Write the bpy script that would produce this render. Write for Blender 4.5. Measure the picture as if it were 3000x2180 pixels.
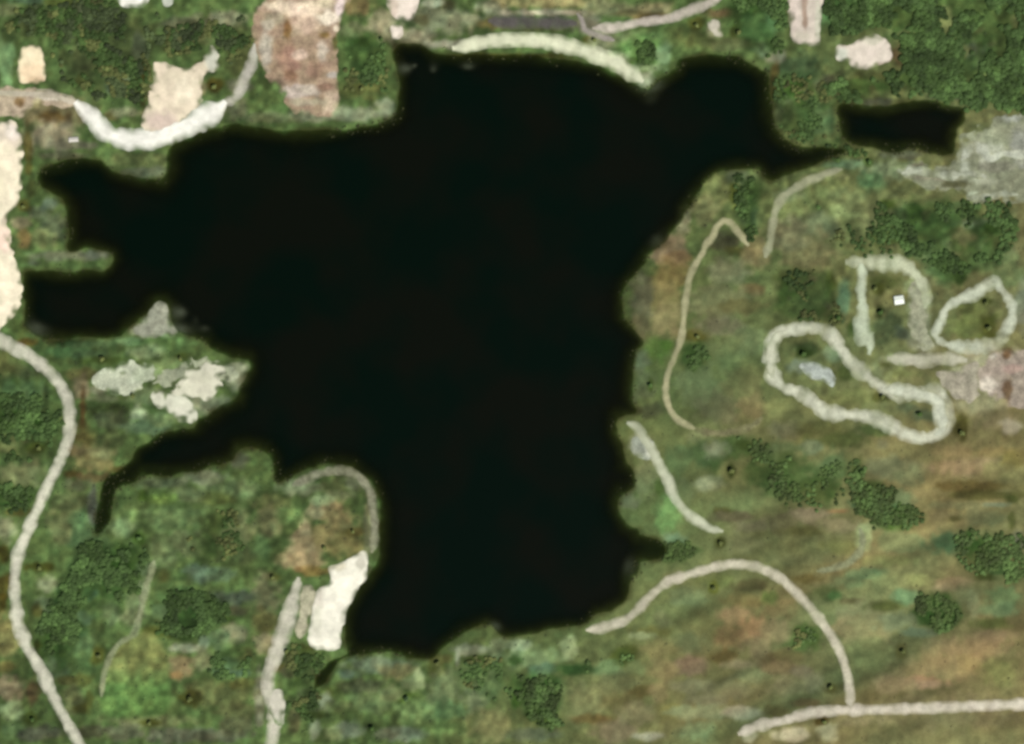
import bpy, math
import numpy as np

# ------------------------------------------------------------------ camera, sky, sun, exposure
S = 0.645                       # metres of ground per photograph pixel (photograph 3000 x 2180)
ALT = 5000.0                    # height of the camera above the water
SUN_EL, SUN_AZ = 52.0, 140.0    # mid-morning sun in the south-east (azimuth clockwise from north = +Y)

sc = bpy.context.scene
for o in list(bpy.data.objects):
    bpy.data.objects.remove(o)
col = sc.collection

cam_d = bpy.data.cameras.new('camera')
cam = bpy.data.objects.new('camera', cam_d)
col.objects.link(cam)
cam.location = (0, 0, ALT)
cam_d.sensor_width = 36.0
cam_d.lens = 36.0 * ALT / (3000 * S)
cam_d.clip_start = 10.0
cam_d.clip_end = 120000.0
sc.camera = cam

world = bpy.data.worlds.new('World')
sc.world = world
world.use_nodes = True
wn = world.node_tree
wn.nodes.clear()
wo = wn.nodes.new('ShaderNodeOutputWorld')
wb = wn.nodes.new('ShaderNodeBackground')
sky = wn.nodes.new('ShaderNodeTexSky')
sky.sky_type = 'NISHITA'
sky.sun_disc = False
sky.sun_elevation = math.radians(SUN_EL)
sky.sun_rotation = math.radians(SUN_AZ)
wb.inputs['Strength'].default_value = 0.055
wn.links.new(sky.outputs[0], wb.inputs['Color'])
wn.links.new(wb.outputs[0], wo.inputs['Surface'])

sun_d = bpy.data.lights.new('sun', 'SUN')
sun_d.energy = 4.2
sun_d.angle = math.radians(0.53)
sun_d.color = (1.0, 0.965, 0.90)
sun = bpy.data.objects.new('sun', sun_d)
col.objects.link(sun)
sun.rotation_euler = (math.radians(90 - SUN_EL), 0, math.radians(180 - SUN_AZ))
sun.location = (800, -900, 1200)

sc.view_settings.view_transform = 'Standard'
sc.view_settings.look = 'None'
sc.view_settings.gamma = 1.0
sc.view_settings.use_curve_mapping = False
sc.view_settings.exposure = 0.0
sc.cycles.pixel_filter_type = 'BLACKMAN_HARRIS'
sc.cycles.filter_width = 3.2    # the orbiting sensor's soft point spread
sc.cycles.max_bounces = 6

# ------------------------------------------------------------------ helpers
def W(px, py):
    return (np.asarray(px, float) - 1500) * S, (1090 - np.asarray(py, float)) * S

def lin(c):
    c = np.asarray(c, float) / 255.0
    return np.where(c <= 0.04045, c / 12.92, ((c + 0.055) / 1.055) ** 2.4)

ILLUM = 1.16                    # what a white horizontal surface returns under this sun and sky
def alb(c):
    return np.clip(lin(c) / ILLUM, 0.0, 0.86)

_lat = {}
def noise(x, y, scale, seed=0):
    """smooth value noise in [-1, 1]; scale in metres"""
    if seed not in _lat:
        _lat[seed] = np.random.RandomState(1000 + seed).uniform(-1, 1, (256, 256))
    L = _lat[seed]
    u, v = x / scale + 91.7, y / scale + 37.3
    i, j = np.floor(u).astype(int), np.floor(v).astype(int)
    f, g = u - i, v - j
    f, g = f * f * (3 - 2 * f), g * g * (3 - 2 * g)
    a, b = L[i & 255, j & 255], L[(i + 1) & 255, j & 255]
    c, d = L[i & 255, (j + 1) & 255], L[(i + 1) & 255, (j + 1) & 255]
    return (a * (1 - f) + b * f) * (1 - g) + (c * (1 - f) + d * f) * g

def fbm(x, y, scale, seed=0, octaves=4):
    r, a, t = 0.0, 1.0, 0.0
    for k in range(octaves):
        r = r + a * noise(x, y, scale / 2 ** k, seed + k)
        t += a
        a *= 0.55
    return r / t

def poly_sd(x, y, poly):
    """signed distance in metres to a polygon given in metres: positive inside"""
    sh = x.shape
    x, y = x.ravel(), y.ravel()
    P = np.asarray(poly, float)
    d2 = np.full(x.shape, 1e18)
    ins = np.zeros(x.shape, bool)
    for k in range(len(P)):
        ax, ay = P[k]
        bx, by = P[(k + 1) % len(P)]
        ex, ey = bx - ax, by - ay
        t = np.clip(((x - ax) * ex + (y - ay) * ey) / max(ex * ex + ey * ey, 1e-9), 0, 1)
        dx, dy = x - ax - t * ex, y - ay - t * ey
        d2 = np.minimum(d2, dx * dx + dy * dy)
        if ay != by:
            c = (ay > y) != (by > y)
            ins ^= c & (x < (bx - ax) * (y - ay) / (by - ay) + ax)
    d = np.sqrt(d2)
    return np.where(ins, d, -d).reshape(sh)

def PW(pts):
    return [tuple(float(v) for v in W(a, b)) for a, b in pts]

def smooth_poly(pts, n=4, closed=True):
    """Catmull-Rom through the points"""
    P = np.asarray(pts, float)
    N = len(P)
    out = []
    rng = range(N if closed else N - 1)
    for i in rng:
        if closed:
            p0, p1, p2, p3 = P[(i - 1) % N], P[i], P[(i + 1) % N], P[(i + 2) % N]
        else:
            p0, p1, p2, p3 = P[max(i - 1, 0)], P[i], P[i + 1], P[min(i + 2, N - 1)]
        for t in np.arange(n) / n:
            out.append(0.5 * ((2 * p1) + (-p0 + p2) * t + (2 * p0 - 5 * p1 + 4 * p2 - p3) * t ** 2
                              + (-p0 + 3 * p1 - 3 * p2 + p3) * t ** 3))
    if not closed:
        out.append(P[-1])
    return np.array(out)

def mesh_obj(name, verts, faces, mat, colors=None, parent=None, smooth=True, depth=None, location=None):
    me = bpy.data.meshes.new(name)
    verts = np.ascontiguousarray(verts, dtype=np.float32)
    faces = np.ascontiguousarray(faces, dtype=np.int32)
    nv, (nf, k) = len(verts), faces.shape
    me.vertices.add(nv)
    me.vertices.foreach_set('co', verts.ravel())
    me.loops.add(nf * k)
    me.loops.foreach_set('vertex_index', faces.ravel())
    me.polygons.add(nf)
    me.polygons.foreach_set('loop_start', np.arange(0, nf * k, k, dtype=np.int32))
    me.polygons.foreach_set('loop_total', np.full(nf, k, dtype=np.int32))
    me.polygons.foreach_set('use_smooth', np.full(nf, smooth))
    me.update(calc_edges=True)
    if colors is not None:
        a = me.color_attributes.new('Col', 'FLOAT_COLOR', 'POINT')
        c = np.ones((nv, 4), np.float32)
        c[:, :3] = colors
        a.data.foreach_set('color', c.ravel())
    if depth is not None:
        a = me.attributes.new('depth', 'FLOAT', 'POINT')
        a.data.foreach_set('value', np.ascontiguousarray(depth, np.float32))
    me.materials.append(mat)
    o = bpy.data.objects.new(name, me)
    col.objects.link(o)
    if location is not None:
        o.location = location
    if parent is not None:
        o.parent = parent
    return o

def tag(o, label=None, cat=None, kind=None, group=None):
    if label: o['label'] = label
    if cat: o['category'] = cat
    if kind: o['kind'] = kind
    if group: o['group'] = group
    return o

# ------------------------------------------------------------------ materials
def ground_material(name, fine=0.30, coarse=0.30, hue=0.05, rough=0.95, bump=0.4):
    m = bpy.data.materials.new(name)
    m.use_nodes = True
    nt = m.node_tree
    b = nt.nodes['Principled BSDF']
    b.inputs['Roughness'].default_value = rough
    b.inputs['Specular IOR Level'].default_value = 0.15
    at = nt.nodes.new('ShaderNodeAttribute'); at.attribute_name = 'Col'
    ge = nt.nodes.new('ShaderNodeNewGeometry')
    n1 = nt.nodes.new('ShaderNodeTexNoise'); n1.inputs['Scale'].default_value = 0.075; n1.inputs['Detail'].default_value = 3
    n2 = nt.nodes.new('ShaderNodeTexNoise'); n2.inputs['Scale'].default_value = 0.28; n2.inputs['Detail'].default_value = 4
    n3 = nt.nodes.new('ShaderNodeTexNoise'); n3.inputs['Scale'].default_value = 0.045; n3.inputs['Detail'].default_value = 2
    for n in (n1, n2, n3):
        nt.links.new(ge.outputs['Position'], n.inputs['Vector'])
    r1 = nt.nodes.new('ShaderNodeMapRange'); r1.inputs[1].default_value = 0.28; r1.inputs[2].default_value = 0.72
    r1.inputs[3].default_value = 1 - coarse; r1.inputs[4].default_value = 1 + coarse
    r2 = nt.nodes.new('ShaderNodeMapRange'); r2.inputs[1].default_value = 0.28; r2.inputs[2].default_value = 0.72
    r2.inputs[3].default_value = 1 - fine; r2.inputs[4].default_value = 1 + fine
    nt.links.new(n1.outputs['Fac'], r1.inputs[0]); nt.links.new(n2.outputs['Fac'], r2.inputs[0])
    mu = nt.nodes.new('ShaderNodeMath'); mu.operation = 'MULTIPLY'
    nt.links.new(r1.outputs[0], mu.inputs[0]); nt.links.new(r2.outputs[0], mu.inputs[1])
    r3 = nt.nodes.new('ShaderNodeMapRange'); r3.inputs[1].default_value = 0.3; r3.inputs[2].default_value = 0.7
    r3.inputs[3].default_value = 0.5 - hue; r3.inputs[4].default_value = 0.5 + hue
    nt.links.new(n3.outputs['Fac'], r3.inputs[0])
    hs = nt.nodes.new('ShaderNodeHueSaturation')
    nt.links.new(at.outputs['Color'], hs.inputs['Color'])
    nt.links.new(r3.outputs[0], hs.inputs['Hue']); nt.links.new(mu.outputs[0], hs.inputs['Value'])
    nt.links.new(hs.outputs[0], b.inputs['Base Color'])
    bp = nt.nodes.new('ShaderNodeBump'); bp.inputs['Strength'].default_value = bump; bp.inputs['Distance'].default_value = 1.2
    nt.links.new(n2.outputs['Fac'], bp.inputs['Height']); nt.links.new(bp.outputs[0], b.inputs['Normal'])
    return m

def foliage_material(name):
    m = bpy.data.materials.new(name)
    m.use_nodes = True
    nt = m.node_tree
    b = nt.nodes['Principled BSDF']
    b.inputs['Roughness'].default_value = 0.75
    b.inputs['Specular IOR Level'].default_value = 0.2
    at = nt.nodes.new('ShaderNodeAttribute'); at.attribute_name = 'Col'
    ge = nt.nodes.new('ShaderNodeNewGeometry')
    n = nt.nodes.new('ShaderNodeTexNoise'); n.inputs['Scale'].default_value = 0.9; n.inputs['Detail'].default_value = 3
    nt.links.new(ge.outputs['Position'], n.inputs['Vector'])
    r = nt.nodes.new('ShaderNodeMapRange'); r.inputs[1].default_value = 0.3; r.inputs[2].default_value = 0.7
    r.inputs[3].default_value = 0.65; r.inputs[4].default_value = 1.35
    nt.links.new(n.outputs['Fac'], r.inputs[0])
    hs = nt.nodes.new('ShaderNodeHueSaturation')
    nt.links.new(at.outputs['Color'], hs.inputs['Color']); nt.links.new(r.outputs[0], hs.inputs['Value'])
    nt.links.new(hs.outputs[0], b.inputs['Base Color'])
    return m

def plain_material(name, rgb, rough=0.8, var=0.12, scale=0.8):
    m = bpy.data.materials.new(name)
    m.use_nodes = True
    nt = m.node_tree
    b = nt.nodes['Principled BSDF']
    b.inputs['Roughness'].default_value = rough
    ge = nt.nodes.new('ShaderNodeNewGeometry')
    n = nt.nodes.new('ShaderNodeTexNoise'); n.inputs['Scale'].default_value = scale; n.inputs['Detail'].default_value = 3
    nt.links.new(ge.outputs['Position'], n.inputs['Vector'])
    r = nt.nodes.new('ShaderNodeMapRange'); r.inputs[1].default_value = 0.3; r.inputs[2].default_value = 0.7
    r.inputs[3].default_value = 1 - var; r.inputs[4].default_value = 1 + var
    nt.links.new(n.outputs['Fac'], r.inputs[0])
    hs = nt.nodes.new('ShaderNodeHueSaturation')
    hs.inputs['Color'].default_value = (*rgb, 1)
    nt.links.new(r.outputs[0], hs.inputs['Value'])
    nt.links.new(hs.outputs[0], b.inputs['Base Color'])
    return m

def water_material():
    """dark peaty water: the shallower it is, the more of the bed shows through"""
    m = bpy.data.materials.new('lake_water')
    m.use_nodes = True
    nt = m.node_tree
    b = nt.nodes['Principled BSDF']
    b.inputs['Roughness'].default_value = 0.18
    b.inputs['IOR'].default_value = 1.33
    ge = nt.nodes.new('ShaderNodeNewGeometry')
    n0 = nt.nodes.new('ShaderNodeTexNoise'); n0.inputs['Scale'].default_value = 0.006; n0.inputs['Detail'].default_value = 2
    nt.links.new(ge.outputs['Position'], n0.inputs['Vector'])
    cr = nt.nodes.new('ShaderNodeMix'); cr.data_type = 'RGBA'
    cr.inputs[6].default_value = (0.0002, 0.0034, 0.0003, 1)
    cr.inputs[7].default_value = (0.0024, 0.0032, 0.0002, 1)
    mr = nt.nodes.new('ShaderNodeMapRange'); mr.inputs[1].default_value = 0.4; mr.inputs[2].default_value = 0.6
    nt.links.new(n0.outputs['Fac'], mr.inputs[0]); nt.links.new(mr.outputs[0], cr.inputs[0])
    nt.links.new(cr.outputs[2], b.inputs['Base Color'])
    n = nt.nodes.new('ShaderNodeTexNoise'); n.inputs['Scale'].default_value = 0.6; n.inputs['Detail'].default_value = 3
    nt.links.new(ge.outputs['Position'], n.inputs['Vector'])
    bp = nt.nodes.new('ShaderNodeBump'); bp.inputs['Strength'].default_value = 0.15; bp.inputs['Distance'].default_value = 0.3
    nt.links.new(n.outputs['Fac'], bp.inputs['Height']); nt.links.new(bp.outputs[0], b.inputs['Normal'])
    at = nt.nodes.new('ShaderNodeAttribute'); at.attribute_name = 'depth'
    e1 = nt.nodes.new('ShaderNodeMath'); e1.operation = 'MULTIPLY'; e1.inputs[1].default_value = -0.75
    e2 = nt.nodes.new('ShaderNodeMath'); e2.operation = 'EXPONENT'
    nt.links.new(at.outputs['Fac'], e1.inputs[0]); nt.links.new(e1.outputs[0], e2.inputs[0])
    tr = nt.nodes.new('ShaderNodeBsdfTransparent'); tr.inputs['Color'].default_value = (0.72, 0.78, 0.68, 1)
    mx = nt.nodes.new('ShaderNodeMixShader')
    nt.links.new(e2.outputs[0], mx.inputs[0])
    nt.links.new(b.outputs[0], mx.inputs[1]); nt.links.new(tr.outputs[0], mx.inputs[2])
    nt.links.new(mx.outputs[0], nt.nodes['Material Output'].inputs['Surface'])
    return m

M_GROUND = ground_material('heath_and_grass', 0.13, 0.15, 0.006)
M_SOIL = ground_material('bare_soil', 0.20, 0.30, 0.010)
M_SAND = ground_material('pale_sand', 0.07, 0.11, 0.006, bump=0.2)
M_GRAVEL = ground_material('gravel_track', 0.12, 0.17, 0.008, bump=0.2)
M_LEAF = foliage_material('leaves')
M_BARK = plain_material('bark', (0.09, 0.065, 0.045), 0.95)
M_WATER = water_material()

# ------------------------------------------------------------------ shorelines traced from the photograph (pixels)
LAKE = [(110,520),(128,492),(170,475),(240,464),(300,472),(330,498),(400,518),(470,528),(486,500),(492,452),(505,425),(560,397),
 (640,372),(700,364),(760,376),(860,380),(980,380),(1080,367),(1150,346),(1166,300),(1170,250),(1164,200),(1150,152),(1180,126),(1235,130),
 (1275,156),(1330,162),(1420,160),(1500,160),(1600,166),(1660,174),(1748,190),(1810,217),(1857,246),(1897,260),(1933,232),(1978,200),
 (1992,174),(2029,166),(2062,161),(2145,161),(2181,176),(2228,198),(2254,225),(2262,290),(2266,355),(2285,392),(2325,424),(2380,430),
 (2430,432),(2470,436),(2476,448),(2430,464),(2390,482),(2345,500),(2300,516),(2262,528),(2240,520),(2225,499),(2190,496),(2110,498),(2075,525),(2042,568),(2010,616),
 (1997,655),(1975,675),(1960,702),(1930,726),(1900,752),(1874,786),(1855,816),(1833,843),(1827,880),(1828,930),(1853,954),(1874,981),
 (1884,1003),(1867,1026),(1857,1051),(1854,1100),(1857,1172),(1867,1195),(1862,1216),(1812,1224),(1808,1270),(1824,1304),(1840,1351),(1864,1388),
 (1857,1424),(1826,1447),(1810,1480),(1817,1507),(1838,1533),(1870,1546),(1872,1566),(1910,1579),(1936,1590),(1950,1604),
 (1946,1622),(1930,1640),(1875,1645),(1870,1680),(1854,1694),(1848,1730),(1836,1762),(1806,1782),(1752,1796),(1729,1815),
 (1698,1834),(1660,1836),(1609,1849),(1550,1858),(1500,1864),(1468,1862),(1440,1834),(1411,1832),(1364,1849),(1338,1873),(1292,1902),(1264,1930),(1190,1922),
 (1147,1911),(1048,1917),(1003,1932),(981,1954),(948,1999),(912,2030),(930,1978),(955,1950),(981,1930),(1018,1914),(1010,1866),(1006,1813),
 (1014,1780),(1034,1747),(1054,1714),(1074,1691),(1097,1655),(1109,1619),(1111,1540),(1109,1487),(1100,1437),(1081,1407),(1054,1387),(1036,1366),
 (948,1360),(926,1372),(882,1383),(849,1404),(812,1412),(800,1388),(799,1354),(776,1320),(740,1312),(703,1318),(681,1352),(612,1368),(546,1387),
 (480,1392),(413,1390),(397,1409),(367,1425),(341,1441),(329,1480),(325,1520),(309,1548),(281,1562),(276,1530),(290,1470),(294,1420),(311,1394),
 (350,1374),(388,1337),(398,1308),(433,1294),(453,1274),(496,1259),(569,1254),(582,1230),(608,1217),(648,1189),(694,1168),(699,1136),(712,1116),
 (729,1088),(727,1056),(681,1048),(618,1022),(600,1000),(560,986),(505,968),(496,905),(478,884),(452,890),(440,915),(406,935),(376,960),(358,986),
 (300,991),(200,991),(130,990),(90,975),(68,950),(72,880),(66,850),(70,805),(96,790),(200,794),(300,789),(326,770),(332,746),(270,729),(202,738),
 (197,700),(197,640),(190,595),(165,570),(122,548)]
POND = [(2455,304),(2520,306),(2590,312),(2640,298),(2720,292),(2770,302),(2824,322),(2820,362),(2800,380),(2792,446),(2725,454),(2690,438),
 (2610,446),(2560,434),(2505,424),(2470,404),(2458,350)]

# ------------------------------------------------------------------ terrain heights on a 4 m grid
STEP = 4.0
X0, X1, Y0, Y1 = -1360.0, 1360.0, -1100.0, 1100.0
gx, gy = np.arange(X0, X1 + 1, STEP), np.arange(Y0, Y1 + 1, STEP)
GX, GY = np.meshgrid(gx, gy)                       # [row = y, column = x]

lake_m, pond_m = smooth_poly(PW(LAKE), 2), smooth_poly(PW(POND), 3)
D_LAKE, D_POND = poly_sd(GX, GY, lake_m), poly_sd(GX, GY, pond_m)
SD = np.maximum(D_LAKE, D_POND) + 5.5 * fbm(GX, GY, 30, 11, 3)      # positive under water
land = np.clip(-SD, 0, None)
water = np.clip(SD, 0, None)
H = 16 * (1 - np.exp(-land / 130)) * (1 + 0.45 * fbm(GX, GY, 420, 21, 3)) + np.clip(land / 90, 0, 1) * 2.2 * fbm(GX, GY, 120, 31, 3)
H = H - (0.055 * water + 14 * np.clip((water - 20) / 90, 0, 1) ** 1.2) * (1 + 0.5 * noise(GX, GY, 110, 41))
# stony shoals just under the surface, along the north shore and off the western headland
SHOALS = [(1190,200,24,16,.95),(1216,192,12,10,1.0),(1268,205,18,18,.9),(1372,196,22,12,.9),(1120,350,20,8,.7),(530,915,30,20,.95),(525,965,36,18,.95),
          (575,935,14,20,.7),(600,960,18,12,.7),(1905,250,36,20,.9),(1910,300,30,25,.4),(1450,1835,20,14,.8),(1840,1660,20,30,.7),(110,960,34,26,.85),(430,475,50,50,.7),
          (1800,1400,30,60,.55),(2225,300,28,70,.45),(1840,1700,30,40,.6),(1920,700,25,25,.5),(1700,168,120,18,.3),(440,1370,90,26,.75),(330,1430,40,70,.8),(300,1520,30,50,.85),(2640,312,150,16,.6),(2640,435,150,18,.6),(2420,455,90,20,.5),(960,1970,30,50,.8),(1910,1610,50,30,.8),(180,500,70,40,.5),(2140,185,110,20,.5)]
for (px, py, rx, ry, s) in SHOALS:
    cx, cy = W(px, py)
    q = ((GX - cx) / (rx * S * 1.25)) ** 2 + ((GY - cy) / (ry * S * 1.25)) ** 2
    w = np.exp(-q * 1.2) * s
    H = np.where(SD > 0, H * (1 - w) - 0.15 * w, H)
EDGE = np.minimum(np.minimum(GX - X0, X1 - GX), np.minimum(GY - Y0, Y1 - GY))
H = np.where(SD > 0, H, H * np.clip(EDGE / 200, 0.0, 1) + 6 * (1 - np.clip(EDGE / 200, 0, 1)))

def height(x, y):
    u = np.clip((np.asarray(x, float) - X0) / STEP, 0, len(gx) - 1.001)
    v = np.clip((np.asarray(y, float) - Y0) / STEP, 0, len(gy) - 1.001)
    i, j = u.astype(int), v.astype(int)
    f, g = u - i, v - j
    return (H[j, i] * (1 - f) + H[j, i + 1] * f) * (1 - g) + (H[j + 1, i] * (1 - f) + H[j + 1, i + 1] * f) * g

def field(A, x, y):
    i = np.clip(np.round((np.asarray(x) - X0) / STEP).astype(int), 0, len(gx) - 1)
    j = np.clip(np.round((np.asarray(y) - Y0) / STEP).astype(int), 0, len(gy) - 1)
    return A[j, i]

# ------------------------------------------------------------------ land cover: the colours of turf, heath, soil and scrub
LW = np.array((0.2, 0.7, 0.1))
TURF_TINT = alb((102, 110, 70)) / (alb((102, 110, 70)) @ LW)
def blobs_on(C, x, y, blobs, turf=0.0):
    """soil and plant-cover patches (pixel centre, radii, turn, colour) with ragged edges"""
    wob = 0.38 * fbm(x, y, 34, 61, 3) + 0.30 * noise(x, y, 10, 65)
    for b in blobs:
        px, py, rx, ry, rgb = b[:5]
        ang = math.radians(b[5]) if len(b) > 5 else 0.0
        st = b[6] if len(b) > 6 else 0.85
        cx, cy = W(px, py)
        R = max(rx, ry) * S * 1.8
        m = (abs(x - cx) < R) & (abs(y - cy) < R)
        if not m.any():
            continue
        dx, dy = x[m] - cx, y[m] - cy
        ca, sa = math.cos(ang), math.sin(ang)
        q = np.sqrt(((dx * ca + dy * sa) / (rx * S)) ** 2 + ((-dx * sa + dy * ca) / (ry * S)) ** 2) + wob[m]
        w = np.clip((1.42 - q) / 0.85, 0, 1)
        w = (w * w * (3 - 2 * w) * st)[:, None]
        a = alb(rgb)
        a = a * (1 - turf) + turf * (a @ LW) * TURF_TINT        # thin turf grows through every soil
        C[m] = C[m] * (1 - w) + a * w
    return C

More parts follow.
